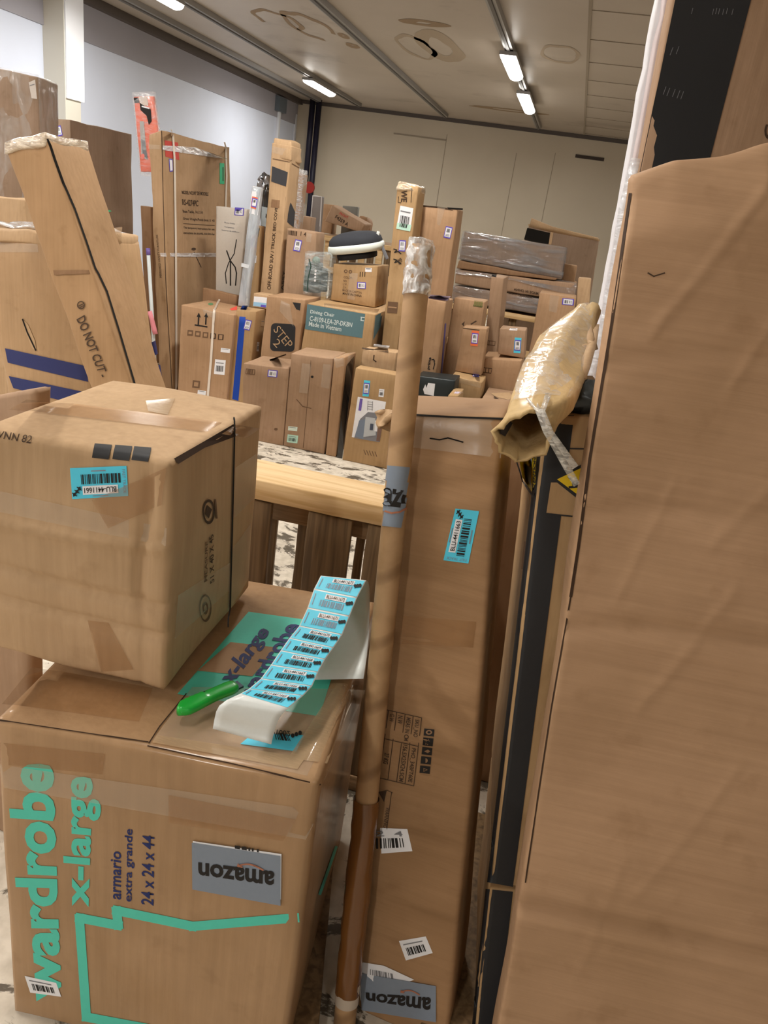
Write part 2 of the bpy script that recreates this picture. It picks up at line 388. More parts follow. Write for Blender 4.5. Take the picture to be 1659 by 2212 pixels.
# ------------------------------------------------------------------ the hall
def slab(name, x0, x1, y0, y1, z0, z1, m, parent=None, kind='structure'):
    bm = bmesh.new(); bmesh.ops.create_cube(bm, size=1)
    for v in bm.verts: v.co = Vector((lerp(x0, x1, v.co.x + .5), lerp(y0, y1, v.co.y + .5), lerp(z0, z1, v.co.z + .5)))
    o = link(name, bm, m, parent, smooth=False)
    if kind and parent is None: o['kind'] = kind
    return o
def floor_mat():
    m, nt, b = newmat('worn_painted_concrete'); N = nt.nodes; L = nt.links
    tc = N.new('ShaderNodeTexCoord')
    mp = N.new('ShaderNodeMapping'); mp.inputs['Scale'].default_value = (1, 1.7, 1); L.new(tc.outputs['Object'], mp.inputs['Vector'])
    a = N.new('ShaderNodeTexNoise'); a.inputs['Scale'].default_value = 5.5; a.inputs['Detail'].default_value = 9; a.inputs['Roughness'].default_value = .68; a.inputs['Distortion'].default_value = .6; L.new(mp.outputs[0], a.inputs['Vector'])
    r = N.new('ShaderNodeValToRGB'); e = r.color_ramp.elements; e[0].position = .53; e[0].color = lin((216, 206, 190)); e[1].position = .57; e[1].color = lin((98, 88, 74)); L.new(a.outputs[0], r.inputs[0])
    c = N.new('ShaderNodeTexNoise'); c.inputs['Scale'].default_value = 22; c.inputs['Detail'].default_value = 6; L.new(tc.outputs['Object'], c.inputs['Vector'])
    r2 = N.new('ShaderNodeValToRGB'); r2.color_ramp.elements[0].position = .3; r2.color_ramp.elements[0].color = (.62, .6, .56, 1); r2.color_ramp.elements[1].position = .62; r2.color_ramp.elements[1].color = (1, 1, 1, 1); L.new(c.outputs[0], r2.inputs[0])
    mx = N.new('ShaderNodeMix'); mx.data_type = 'RGBA'; mx.blend_type = 'MULTIPLY'; mx.inputs[0].default_value = .7; L.new(r.outputs[0], mx.inputs[6]); L.new(r2.outputs[0], mx.inputs[7])
    L.new(mx.outputs[2], b.inputs['Base Color']); b.inputs['Roughness'].default_value = .6
    bp = N.new('ShaderNodeBump'); bp.inputs['Strength'].default_value = .3; L.new(a.outputs[0], bp.inputs['Height']); L.new(bp.outputs[0], b.inputs['Normal'])
    return m
def paint_mat(name, col, var=.1, scale=1.2, rough=.7, stain=None):
    m, nt, b = newmat(name); N = nt.nodes; L = nt.links
    tc = N.new('ShaderNodeTexCoord'); a = N.new('ShaderNodeTexNoise'); a.inputs['Scale'].default_value = scale; a.inputs['Detail'].default_value = 6; L.new(tc.outputs['Object'], a.inputs['Vector'])
    r = N.new('ShaderNodeValToRGB'); c = lin(col); k = 1 - var
    r.color_ramp.elements[0].position = .3; r.color_ramp.elements[0].color = (c[0]*k, c[1]*k*.99, c[2]*k*.98, 1); r.color_ramp.elements[1].position = .7; r.color_ramp.elements[1].color = c
    L.new(a.outputs[0], r.inputs[0]); last = r.outputs[0]
    if stain:
        s = N.new('ShaderNodeTexNoise'); s.inputs['Scale'].default_value = .55; s.inputs['Detail'].default_value = 8; s.inputs['Roughness'].default_value = .6; L.new(tc.outputs['Object'], s.inputs['Vector'])
        r2 = N.new('ShaderNodeValToRGB'); r2.color_ramp.elements[0].position = .56; r2.color_ramp.elements[0].color = (1, 1, 1, 1); r2.color_ramp.elements[1].position = .75; r2.color_ramp.elements[1].color = lin(stain); L.new(s.outputs[0], r2.inputs[0])
        mx = N.new('ShaderNodeMix'); mx.data_type = 'RGBA'; mx.blend_type = 'MULTIPLY'; mx.inputs[0].default_value = .8; L.new(last, mx.inputs[6]); L.new(r2.outputs[0], mx.inputs[7]); last = mx.outputs[2]
    L.new(last, b.inputs['Base Color']); b.inputs['Roughness'].default_value = rough; return m
slab('floor', -12, 9, -7, FARY + .2, -.2, 0, floor_mat())
CEILM = paint_mat('ceiling_board', (176, 164, 150), .14, .8, .45, (150, 130, 108))
ceil_o = slab('ceiling', -12, 9, -7, FARY + .2, CEIL, CEIL + .2, CEILM)
WHITEW = paint_mat('white_wall_paint', (216, 224, 242), .05); FARM = paint_mat('beige_wall_panel', (190, 178, 158), .08, 1.0)
slab('wall_left', WALLX - .2, WALLX, -7, FARY, 0, CEIL, WHITEW)
slab('wall_far', -12, 9, FARY, FARY + .2, 0, CEIL, FARM)
slab('wall_right', 8.8, 9, -7, FARY, 0, CEIL, FARM)
slab('wall_back', WALLX, 9, -7.2, -7, 0, CEIL, FARM)
# left wall pilaster: shaded side in cream, light patch painted on an added panel
c1 = atx(143, 150, WALLX + .30); c0 = atx(183, 222, WALLX + .30)
slab('trim_1', WALLX, WALLX + .28, c1.y, c1.y + .3, 0, CEIL - .001, paint_mat('shaded_side_paint', (212, 208, 196), .05))
slab('trim_2', WALLX + .01, WALLX + .30, c1.y + .01, c0.y, c0.z, CEIL - .002, paint_mat('light_patch_paint', (238, 241, 248), .03))
# dark strip and grey band: rail shadow painted along the left wall's top
DARKTOP = flat('dark_top_strip', (84, 76, 72), .7)
slab('trim_3', WALLX, WALLX + .12, -7, FARY, CEIL - .10, CEIL - .003, DARKTOP)
slab('trim_4', WALLX, WALLX + .02, -7, FARY, CEIL - .5, CEIL - .1, paint_mat('shade_band_paint', (160, 158, 166), .06))
slab('trim_5', WALLX, 8.8, FARY - .06, FARY, CEIL - .07, CEIL - .002, DARKTOP)
SEAM = flat('panel_seam', (146, 134, 118), .8)
for i, (u, v, u2, v2) in enumerate([(966, 290, 962, 410), (1116, 330, 1097, 520), (1200, 330, 1187, 480)]):
    p = aty(u, v, FARY); slab('trim_6', p.x - .006, p.x + .006, FARY - .004, FARY, 0.5, aty(u, v, FARY).z, SEAM)
p0, p1 = aty(1243, 337, FARY), aty(1305, 344, FARY); slab('trim_7', p0.x, p1.x, FARY - .02, FARY, p0.z - .03, p0.z + .03, flat('dark_slot', (60, 50, 44)))
p0, p1 = aty(850, 292, FARY), aty(964, 303, FARY); slab('trim_8', p0.x, p1.x, FARY - .006, FARY, p1.z - .015, p1.z + .015, SEAM)
# ceiling seams on the right
sx = -.18 * (CEIL - EYE)
slab('trim_9', sx - .015, sx + .015, 2, FARY, CEIL - .008, CEIL - .001, SEAM)
yy = 7.0
while yy < FARY:
    slab('trim_10', sx, 8.8, yy - .006, yy + .006, CEIL - .006, CEIL - .001, SEAM); yy += 1.1
# dark standpipes in the far left corner
NAVYP = flat('dark_pipe_paint', (30, 28, 44), .45)
for i, (u, zb) in enumerate([(676, 1.9), (690, .0)]):
    p = aty(u, 215, FARY - .35); bm = bmesh.new()
    bmesh.ops.create_cone(bm, cap_ends=True, segments=16, radius1=.06, radius2=.06, depth=CEIL - zb, matrix=Matrix.Translation((p.x, p.y, (CEIL + zb) / 2)))
    o = link('standpipe', bm, NAVYP)
    tag(o, ['shorter dark vertical pipe hanging from the ceiling in the far left corner', 'full-height dark vertical pipe in the far left corner, nearest the beige wall'][i], 'pipe', 'dark pipes in the far corner')
p = aty(668, 405, FARY - .42)
bm = bmesh.new(); bmesh.ops.create_cone(bm, cap_ends=True, segments=20, radius1=.12, radius2=.12, depth=.05, matrix=Matrix.Translation(p) @ Matrix.Rotation(math.pi / 2, 4, 'X'))
link('valve_wheel', bm, flat('red_paint', (150, 40, 34)), o, smooth=False)['label'] = 'small red valve wheel'
# panels, conduit and grey box on the far end of the left wall
for i, (u, dy) in enumerate([(600, 0), (640, 0)]):
    p = atx(u, 230, WALLX); slab('trim_11', WALLX, WALLX + .03, p.y - .04, p.y + .04, .2, CEIL - .3, flat('pale_trim', (205, 206, 214)))
p = atx(610, 227, WALLX + .1); t = empty('conduit_box', (p.x, p.y, p.z))
slab('conduit_cover', WALLX + .001, WALLX + .12, p.y - .2, p.y + .2, p.z - .13, p.z + .13, flat('grey_box', (96, 104, 112)), t); slab('conduit', WALLX + .03, WALLX + .07, p.y - .04, p.y + .04, .4, p.z - .13, flat('pale_conduit', (214, 216, 222)), t)
tag(t, 'grey electrical box with a pale conduit below it, high on the left wall', 'electrical box')
# brown water marks on the ceiling boards
STAIN = flat('water_mark', (138, 116, 90), .7); STAIN2 = flat('pale_water_mark', (158, 142, 122), .7)
def mark(u, v, rx, ry, seed, m, a0=0, a1=360, inner=.8):
    c = atz(u, v, CEIL - .002); rg = random.Random(seed); bm = bmesh.new(); pr = None
    for i in range(41):
        t = math.radians(a0 + (a1 - a0) * i / 40); k = 1 + .16 * noise.noise(Vector((math.cos(t) * 1.6 + seed, math.sin(t) * 1.6, 0))); th = inner + .12 * noise.noise(Vector((t, seed, 1)))
        cur = [bm.verts.new(c + Vector((math.cos(t) * rx * k * f, math.sin(t) * ry * k * f, 0))) for f in (1, th)]
        if pr: bm.faces.new((pr[0], pr[1], cur[1], cur[0]))
        pr = cur
    link('water_stain', bm, m, ceil_o, smooth=False)
mark(600, 45, .28, .5, 1, STAIN, -200, 60); mark(672, 60, .26, .75, 2, STAIN, 100, 380); mark(742, 78, .07, .16, 3, STAIN, inner=.2); mark(762, 99, .09, .16, 9, STAIN, inner=.2)
mark(900, 103, .22, .7, 4, STAIN2); mark(952, 103, .26, .9, 5, STAIN2, inner=.5); mark(915, 50, .3, .14, 6, STAIN, inner=.3); mark(1210, 118, .22, .5, 7, STAIN2); mark(1098, 238, .7, .18, 8, STAIN, inner=.4)

# ------------------------------------------------------------------ light rails and tubes
RAILM = flat('rail_metal', (150, 148, 146), .4, metal=.4); RAILD = flat('rail_dark', (92, 88, 84), .5)
def emis(name, strength):
    m = bpy.data.materials.new(name); m.use_nodes = True; b = m.node_tree.nodes['Principled BSDF']
    b.inputs['Base Color'].default_value = (.9, .9, .9, 1); b.inputs['Emission Color'].default_value = TUBE_COL + (1,); b.inputs['Emission Strength'].default_value = strength; return m
GLOW = emis('lit_diffuser', TUBE_E)
def rail(k, y0, y1, w, label):
    x = k * (CEIL - EYE); t = empty('light_rail', (x, (y0 + y1) / 2, CEIL - .07))
    slab('channel', x - w, x + w, y0, y1, CEIL - .06, CEIL - .001, RAILM, t); slab('slot', x - w * .35, x + w * .35, y0, y1, CEIL - .075, CEIL - .06, RAILD, t)
    tag(t, label, 'ceiling rail', 'ceiling light rails'); return x
rx = [rail(-3.07, -6, FARY - .6, .07, 'grey ceiling rail running closest to the left wall'), rail(-2.6, -6, FARY - .6, .06, 'ceiling rail carrying the lit tube on the left'),
      rail(-1.64, -6, FARY - .6, .06, 'empty ceiling rail down the middle, without lit tubes'), rail(-.645, -6, FARY - .6, .05, 'ceiling rail carrying the two lit tubes on the right')]
rx.append(rail(1.25, -6, FARY - .6, .05, 'ceiling rail over the right-hand side, hidden by the tall cartons'))
def tube(x, y, L, label=None, w=.09, W=None):
    t = empty('fluorescent_light', (x, y, CEIL - .16))
    slab('housing', x - w * 1.1, x + w * 1.1, y - L / 2, y + L / 2, CEIL - .115, CEIL - .076, RAILM, t)
    bm = bmesh.new()
    bmesh.ops.create_cone(bm, cap_ends=True, segments=16, radius1=w, radius2=w, depth=L * .98, matrix=Matrix.Translation((x, y, CEIL - .118)) @ Matrix.Rotation(math.pi / 2, 4, 'X'))
    for v in list(bm.verts):
        v.co.z = min(v.co.z, CEIL - .112); v.co.z = CEIL - .112 + (v.co.z - CEIL + .112) * .6
    link('diffuser', bm, GLOW, t)
    lamp_area(t, (x, y, CEIL - .19), .16, L, W or TUBE_W)
    tag(t, label or 'lit fluorescent tube on a ceiling rail above the viewer, outside the view', 'ceiling light', 'lit fluorescent tubes'); return t
tube(rx[3], 10.4, 1.25, 'lit fluorescent tube, the nearer of the two on the right-hand rail'); tube(rx[3], 13.1, 1.6, 'lit fluorescent tube, the farther of the two on the right-hand rail')
tube(rx[1], 14.1, 1.3, 'lit fluorescent tube on the left rail near the wall')
for x, y, w in [(rx[3], 4.6, 42), (rx[3], 1.4, 20), (rx[1], 8.4, 46), (rx[1], 4.4, 50), (rx[1], 1.0, 60), (rx[1], -2.2, 105), (rx[3], -3.2, 46), (rx[4], 4.6, 30), (rx[4], -3.0, 26), (rx[4], 8.5, 40)]: tube(x, y, 1.25, W=w)

# ------------------------------------------------------------------ wardrobe box in the left foreground
def crease(lst, s=.006, axis=1):
    def f(p, a, b, d, i, j, k, ax):
        for d0, am in lst: p = p - ax[axis] * am * math.exp(-((d - d0) / s) ** 2)
        return p
    return f
WB = carton('wardrobe_box', 'large taped wardrobe moving box with teal lettering standing on the floor in the left foreground',
            [(-15, 1554), (690, 1690), (612, 2290), (27, 2190)], anchor=(27, 2190, 0), yaw=6, back=(800, 1293), floor=0, mat=KRW, cat='moving box', n=(24, 24, 30), amp=.002, bev=.012)
tapes(WB, [([(0, 1603), (228, 1628), (222, 1672), (0, 1650)], TAPE, 0, 8, 2), ([(0, 1650), (690, 1750), (660, 1812), (10, 1700)], TAPEG, 1, 12, 2), ([(365, 1715), (640, 1768), (612, 1815), (365, 1775)], TAPE, 2, 6, 2),
           ([(70, 1440), (330, 1487), (300, 1560), (5, 1520)], TAPE, 0, 8, 4), ([(415, 1485), (790, 1490), (700, 1685), (330, 1600)], TAPEG, 0, 10, 6)])
RIP = tape_mat('rippled_tape', (206, 176, 138), .55, 110, 1.0, (.8, 1.2, 1), .00009); RIP.node_tree.nodes['Principled BSDF'].inputs['Roughness'].default_value = .09; RIP.node_tree.nodes['Principled BSDF'].inputs['Coat Weight'].default_value = 1.0
# noise in the coat breaks the lamp's glint into dashes
_nt = RIP.node_tree; _pb = _nt.nodes['Principled BSDF']
for _l in list(_pb.inputs['Coat Normal'].links): _nt.links.remove(_l)
_pb.inputs['Coat Roughness'].default_value = .05; _pb.inputs['Coat IOR'].default_value = 1.8
_tc = _nt.nodes.new('ShaderNodeTexCoord'); _mp = _nt.nodes.new('ShaderNodeMapping'); _mp.inputs['Scale'].default_value = (50, 260, 50); _nt.links.new(_tc.outputs['Object'], _mp.inputs['Vector'])
_ns = _nt.nodes.new('ShaderNodeTexNoise'); _ns.inputs['Scale'].default_value = 1.0; _nt.links.new(_mp.outputs[0], _ns.inputs['Vector'])
_rp = _nt.nodes.new('ShaderNodeValToRGB'); _rp.color_ramp.elements[0].position = .4; _rp.color_ramp.elements[1].position = .5; _nt.links.new(_ns.outputs[0], _rp.inputs[0]); _nt.links.new(_rp.outputs[0], _pb.inputs['Coat Weight'])
tapes(WB, [([(728, 1478), (772, 1480), (704, 1650), (622, 1640)], RIP, 0, 4, 12), ([(340, 1590), (660, 1638), (642, 1664), (330, 1606)], RIP, 0, 10, 2)], 'rippled_tape', .0022)
d = Decal(WB, .0008)
TT = [(537, 1322), (752, 1352), (690, 1548), (383, 1500)]
d.grid(TT, TEAL, 0, 8, 8)
d.grid([(498, 1388), (600, 1400), (545, 1462), (427, 1450)], KRH, 1, 4, 4)
d.text('x-large', [(470, 1462), (560, 1350), (590, 1372), (508, 1492)], NAVY, 2, .03); d.text('wardrobe', [(505, 1508), (612, 1346), (650, 1352), (545, 1512)], NAVY, 2, .03)
d.build('top_print')
d = Decal(WB, .001)
vt = lambda x0, y0, x1, y1, x2, y2, x3, y3: [(x0, y0), (x1, y1), (x2, y2), (x3, y3)]
d.text('wardrobe', vt(55, 2163, 12, 1642, 117, 1652, 134, 2160), TEAL, 0, .035)
d.text('x-large', vt(140, 1955, 133, 1672, 222, 1682, 208, 1960), TEAL, 0, .03)
d.text('armario', vt(238, 1940, 240, 1836, 262, 1840, 262, 1943), NAVY, 0, .015); d.text('extra grande', vt(268, 1946, 270, 1788, 292, 1792, 290, 1948), NAVY, 0, .015)
d.text('24 x 24 x 44', vt(305, 1952, 308, 1802, 334, 1806, 332, 1956), NAVY, 0, .015)
d.line([(637, 1982), (417, 2000), (252, 1966), (256, 1998), (172, 1982), (187, 2196), (310, 2219), (600, 2282)], 20, TEAL, 0, 6)
for pt in ((417, 2000), (252, 1966), (256, 1998), (172, 1982), (187, 2196)): d.disc(pt[0], pt[1], 10, 10, TEAL, 0, 12)
d.build('front_print')
d = Decal(WB, .003); AM = [(607, 1953), (417, 1918), (416, 1817), (607, 1846)]
d.grid([(608, 1940), (418, 1918), (418, 1814), (609, 1842)], WHITE, 0, 4, 4); d.grid(AM, GREYB, 1, 4, 4); d.bars([(560, 1838), (505, 1829), (505, 1822), (560, 1831)], INK, 1, 5)
d.text('amazon', [(593, 1909), (430, 1886), (430, 1858), (594, 1880 - 2)], INK, 2, .03); smile(d, [(575, 1882), (485, 1868), (485, 1852), (575, 1868)], flat('orange_print', (170, 110, 84)))
d.build('shipping_label')
white_label(WB, [(54, 2107), (122, 2122), (133, 2152), (66, 2143)], 4, 'barcode_label')
d = Decal(WB, .0016); d.line([(322, 1606), (345, 1570), (378, 1530), (402, 1500)], 2.4, SEAMB, 0, 3); d.line([(0, 1556), (160, 1580), (320, 1604)], 2.2, SEAMB, 0, 6); d.line([(320, 1612), (500, 1650), (690, 1694)], 2.8, SEAMB, 0, 8); d.build('flap_seam')
d = Decal(WB, .002); d.poly([(519, 1609), (548, 1585), (658, 1590), (640, 1625)], CYAN, 0); d.bars([(596, 1600), (630, 1604), (622, 1588), (592, 1584)], INK, 1, 7); d.text('1002', [(596, 1590), (628, 1594), (626, 1582), (598, 1579)], INK, 2)
for i in range(3): d.disc(632 + i * 8, 1592 - i * 3, 4, 5, INK, 2, 8)
d.build('stock_label')
d = Decal(WB, .0015); d.line([(725, 1830), (690, 1930)], 6, TEAL, 0, 4); d.build('side_print')

# ------------------------------------------------------------------ box on top of it
zt = max(p.z for p in (WB.c[5], WB.c[4]))
def ub_disp(p, a, b, dd, i, j, k, ax):
    p = p - ax[1] * -.010 * math.exp(-((dd - .42 + .03 * a) / .022) ** 2) * (1 - b)
    p = p - ax[1] * -.010 * math.exp(-((dd - .26) / .02) ** 2) * (1 - b)
    if dd < .06: p = p + Vector((0, 0, .003 * math.sin(a * 9) * (1 - b)))
    p = p + ax[1] * .012 * math.exp(-((a - .87 - .02 * math.sin(dd * 9)) / .02) ** 2) * (1 - b) * (1 if .4 < dd < .92 else .3)
    p = p - ax[1] * .008 * math.exp(-((dd - .62 - .03 * a) / .02) ** 2) * (1 - b)
    return p
UB = carton('cardboard_box', 'big crumpled cardboard box with a blue stock label, resting on the wardrobe box',
            [(-50, 921), (372, 1000), (355, 1495), (-44, 1399)], anchor=(355, 1495, WB.c[5].z + .012), yaw=3, back=(572, 880), mat=KR2, n=(36, 24, 44), amp=.006, bev=.010, bulge=.008, disp=ub_disp)
d = Decal(UB, .002)
for i, x in enumerate((200, 244, 285)): d.grid([(x + 5, 960 + i * 3), (x + 42, 963 + i * 3), (x + 36, 992 + i * 3), (x, 988 + i * 3)], BLK, 0, 3, 6)
d.text('WNN 82', [(-12, 930), (70, 943), (68, 958), (-12, 944)], INKB, 0, .0, .2)
d.disc(449, 1105, 13, 27, INKB, 0, 22, inner=.78); d.poly([(445, 1090), (456, 1100), (449, 1120), (441, 1110)], INKB, 0); d.line([(463, 1080), (466, 1118)], 4, INKF)
d.text('51 X 40 X 45', [(452, 1262), (450, 1160), (459, 1152), (461, 1256)], INKB, 0); d.text('MEASURE', [(439, 1258), (442, 1170), (447, 1168), (446, 1254)], INKF, 0)
d.disc(442, 1313, 13, 30, INKF, 0, 20, inner=.85); d.disc(442, 1313, 6, 14, INKF, 0, 12, inner=.5)
d.build('printed_marks')
blu_label(UB, [(278, 1071), (157, 1078), (152, 1011), (274, 1006)], 'BLU-4411661', 11)
d = Decal(UB, .0025)
d.poly([(374, 993), (440, 955), (503, 918), (507, 942), (440, 968), (383, 1003)], SEAMB, 0); d.line([(505, 905), (504, 950), (500, 1120), (494, 1352)], 3.2, DARKGAP, 0, 12)
d.build('flap_gap')
tapes(UB, [([(383, 1285), (495, 1215), (493, 1275), (375, 1380)], TAPEG, 0, 6, 4), ([(0, 1060), (360, 1140), (358, 1180), (0, 1105)], TAPEG, 0, 8, 2), ([(200, 1080), (360, 1010), (350, 1090), (235, 1140)], TAPE, 1, 6, 4),
           ([(190, 1340), (235, 1345), (290, 1445), (220, 1450)], TAPE, 0, 6, 4), ([(506, 1010), (552, 980), (548, 1075), (503, 1120)], TAPEG, 0, 4, 6), ([(497, 1190), (540, 1130), (536, 1250), (490, 1320)], TAPEG, 0, 4, 6),
           ([(315, 868), (378, 862), (362, 898), (320, 890)], RIP, 0, 6, 6), ([(60, 862), (560, 925), (530, 945), (20, 885)], TAPE, 1, 10, 3)], 'packing_tape', .002)  # glare on the right face and a top glint are put in as tape
# brown carton behind it at the left edge
carton('cardboard_box', 'brown carton at the left edge behind the blue-labelled box, mostly its top showing', [(-120, 880), (115, 830), (110, 1000), (-110, 1050)], anchor=(-40, 868, 1.16), yaw=-8, back=(70, 815), floor=0, mat=KR3, n=(10, 6, 8), amp=.008, bev=.01)

# ------------------------------------------------------------------ roll of blue stock labels and the green box cutter
zb = WB.c[5].z + .012
L_edge = [((678, 1468), .0), ((700, 1420), .006), ((712, 1330), .02), ((716, 1275), .055), ((712, 1256), .085), ((703, 1247), .108), ((693, 1244), .118), ((678, 1273), .112), ((664, 1314), .104), ((646, 1353), .096), ((625, 1379), .092), ((606, 1406), .087), ((585, 1437), .082), ((563, 1467), .078), ((537, 1489), .075), ((519, 1499), .073), ((490, 1512), .068), ((474, 1524), .058), ((467, 1537), .044), ((463, 1555), .02), ((460, 1574), .004)]
R_edge = [((785, 1466), .0), ((792, 1420), .006), ((797, 1368), .02), ((799, 1300), .05), ((798, 1272), .078), ((796, 1259), .1), ((791, 1254), .112), ((771, 1292), .106), ((755, 1332), .098), ((739, 1372), .09), ((720, 1400), .086), ((702, 1425), .082), ((687, 1453), .077), ((674, 1483), .073), ((655, 1503), .07), ((622, 1531), .068), ((612, 1540), .062), ((604, 1550), .052), ((597, 1566), .038), ((590, 1590), .014), ((586, 1608), .003)]
bm = bmesh.new(); rows = []
for (l, zl), (r, zr) in zip(L_edge, R_edge):
    A, B = atz(l[0], l[1], zb + zl), atz(r[0], r[1], zb + zr); rows.append([bm.verts.new(A.lerp(B, i / 4)) for i in range(5)])
for a, b in zip(rows[:-1], rows[1:]):
    for i in range(4): bm.faces.new((a[i], a[i + 1], b[i + 1], b[i]))
for it in range(1): bmesh.ops.subdivide_edges(bm, edges=bm.edges, cuts=1, use_grid_fill=True, smooth=.6)
bm.normal_update(); LR = Box(); LR.bvh = BVHTree.FromBMesh(bm); LR.pl = None
SIL = flat('silicone_backing', (222, 226, 224), .28, .5)
LR.o = link('label_strip', bm, SIL); tag(LR.o, 'curled strip of blue barcode labels lying on the wardrobe box', 'label strip')
md = LR.o.modifiers.new('t', 'SOLIDIFY'); md.thickness = .0006
cuts = list(range(6, 16)); nums = ['73', '72', '71', '70', '69', '68', '67', '66', '65']
for n_, (i, j) in enumerate(zip(cuts[:-1], cuts[1:])):
    a0, a1, b0, b1 = L_edge[i][0], R_edge[i][0], L_edge[j][0], R_edge[j][0]
    qd = [a0, a1, b1, b0]; qd = sub(qd, .02, .04, .98, .95)
    dd = Decal(LR, .0012); dd.grid(qd, CYAN, 0, 4, 3); dd.grid(sub(qd, .3, .62, .8, .9), WHITE, 1, 3, 1); dd.text('BLU-44116' + nums[n_], sub(qd, .33, .66, .77, .86), INKF if n_ in (1, 2) else INK, 2, .005)
    dd.bars(sub(qd, .22, .18, .82, .54), GREYB if n_ in (0, 1, 2) else INK, 1, 18, n_ + 3); dd.line([bil(qd, .06, .2), bil(qd, .06, .8)], 2, GREYB, 1)
    for k in range(3): dd.disc(*bil(qd, .85 + k * .05, .6 + k * .04), 3.4, 4, INK, 2, 8)
    dd.build('stock_label', 'cyan barcode label')
# cutter
A, B = atz(384, 1537, zb + .009), atz(508, 1482, zb + .012); ax = (B - A); Lk = ax.length; ax.normalize(); sd = Vector((-ax.y, ax.x, 0)).normalized(); upv = Vector((0, 0, 1))
bm = bmesh.new(); prev = None; NS = 24
for i in range(NS + 1):
    t = i / NS; w = .0155 * (min(1, (.25 + t * 7)) if t < .11 else 1) * (1 if t < .9 else 1 - (t - .9) * 3) + .0015 * math.sin(t * 7); h = .0085; cpt = A + ax * Lk * t + sd * .002 * math.sin(t * 3)
    ring = []
    for j in range(16):
        an = 2 * math.pi * j / 16; x = abs(math.cos(an)) ** .6 * (1 if math.cos(an) > 0 else -1) * w; y = abs(math.sin(an)) ** .6 * (1 if math.sin(an) > 0 else -1) * h
        rid = .0012 if (t < .5 and i % 2 and math.sin(an) > .3) else 0
        ring.append(bm.verts.new(cpt + sd * x + upv * (y + rid)))
    if prev:
        for j in range(16): bm.faces.new((prev[j], prev[(j + 1) % 16], ring[(j + 1) % 16], ring[j]))
    else: bm.faces.new(ring[::-1])
    prev = ring
bm.faces.new(prev); bmesh.ops.recalc_face_normals(bm, faces=bm.faces); bm.normal_update()
KN = Box(); KN.bvh = BVHTree.FromBMesh(bm); KN.pl = None
KN.o = link('box_cutter', bm, flat('green_plastic', (14, 178, 62), .3, .5, coat=.5)); tag(KN.o, 'bright green box cutter lying on the wardrobe box', 'box cutter')
d = Decal(KN, .0008); d.disc(378, 1529, 3.2, 3.2, flat('dark_hole', (10, 60, 24)), 0, 10); d.disc(441, 1494, 2.5, 2, flat('dark_hole', (10, 60, 24)), 0, 10); d.build('hole')
bm = bmesh.new(); bmesh.ops.create_cube(bm, size=1)
for v in bm.verts: v.co = B + ax * (.004 + v.co.x * .016) + sd * v.co.y * .02 + upv * (v.co.z * .004 - .001)
link('blade_guard', bm, flat('dark_steel', (40, 52, 60), .35, metal=.6), KN.o, smooth=False)

# ------------------------------------------------------------------ tall narrow box standing in the middle
def tb_disp(p, a, b, dd, i, j, k, ax):
    for d0, am in ((.925, .006), (.755, -.004), (.66, .003), (.575, .004), (.50, .006), (.36, .005), (.23, .005), (.87, .004)):
        p = p - ax[1] * am * 1.7 * math.exp(-((dd - d0 + .006 * math.sin(a * 5)) / .008) ** 2) * (1 - b)
    p = p + ax[1] * .02 * max(0, (.18 - a) / .18) ** 1.5 * (1 - b)
    return p
TB = carton('long_carton', 'tall worn narrow cardboard box standing behind the cardboard tube', [(838, 893), (1090, 905), (965, 2262), (752, 2228)], anchor=(965, 2262, 0), yaw=-3, lean=14, depth=.2, floor=0, mat=cardboard('kraft_board_worn', (168, 132, 96), direction='X', var=.22), n=(14, 5, 70), amp=.006, bev=.010, disp=tb_disp, freq=4)
blu_label(TB, [(984, 1098), (1035, 1104) , (1012, 1217), (958, 1210)][-1:] + [(984, 1098), (1035, 1104), (1012, 1217)], 'BLU-4411663', 21)
d = Decal(TB, .0016)
TQ = [(912, 1552), (912, 1552)]
tl = lambda s: (lerp(911, 894, s), lerp(1550, 1697, s)); tr_ = lambda s: (lerp(832, 812, s), lerp(1532, 1678, s))
for s in (0, .42, 1): d.line([tl(s), tr_(s)], 1.6, INKB, 0, 4)
for f in (0, .23, .45, .68, .9):
    d.line([(lerp(911, 832, f), lerp(1550, 1532, f)), (lerp(894, 812, f), lerp(1697, 1678, f))], 1.6, INKB, 0, 4)
def cell(f0, f1, s0, s1, txt):
    P = lambda f, s: (lerp(lerp(911, 894, s), lerp(832, 812, s), f), lerp(lerp(1550, 1697, s), lerp(1532, 1678, s), f))
    d.text(txt, [P(f0 + .05, s0 + .02), P(f0 + .05, s1 - .02), P(f1 - .05, s1 - .02), P(f1 - .05, s0 + .02)], INKB, 0, .015)
cell(0, .23, .02, .32, 'SKU_NO'); cell(0, .23, .44, .98, 'PHO_34BFT60E'); cell(.23, .45, .02, .4, 'MEAS IN CM'); cell(.23, .45, .42, 1, '156.5X25X24.5CM'); cell(.45, .68, .02, .18, 'N.W'); cell(.68, .9, .02, .18, 'G.W'); cell(.68, .9, .6, .8, '27 KG')
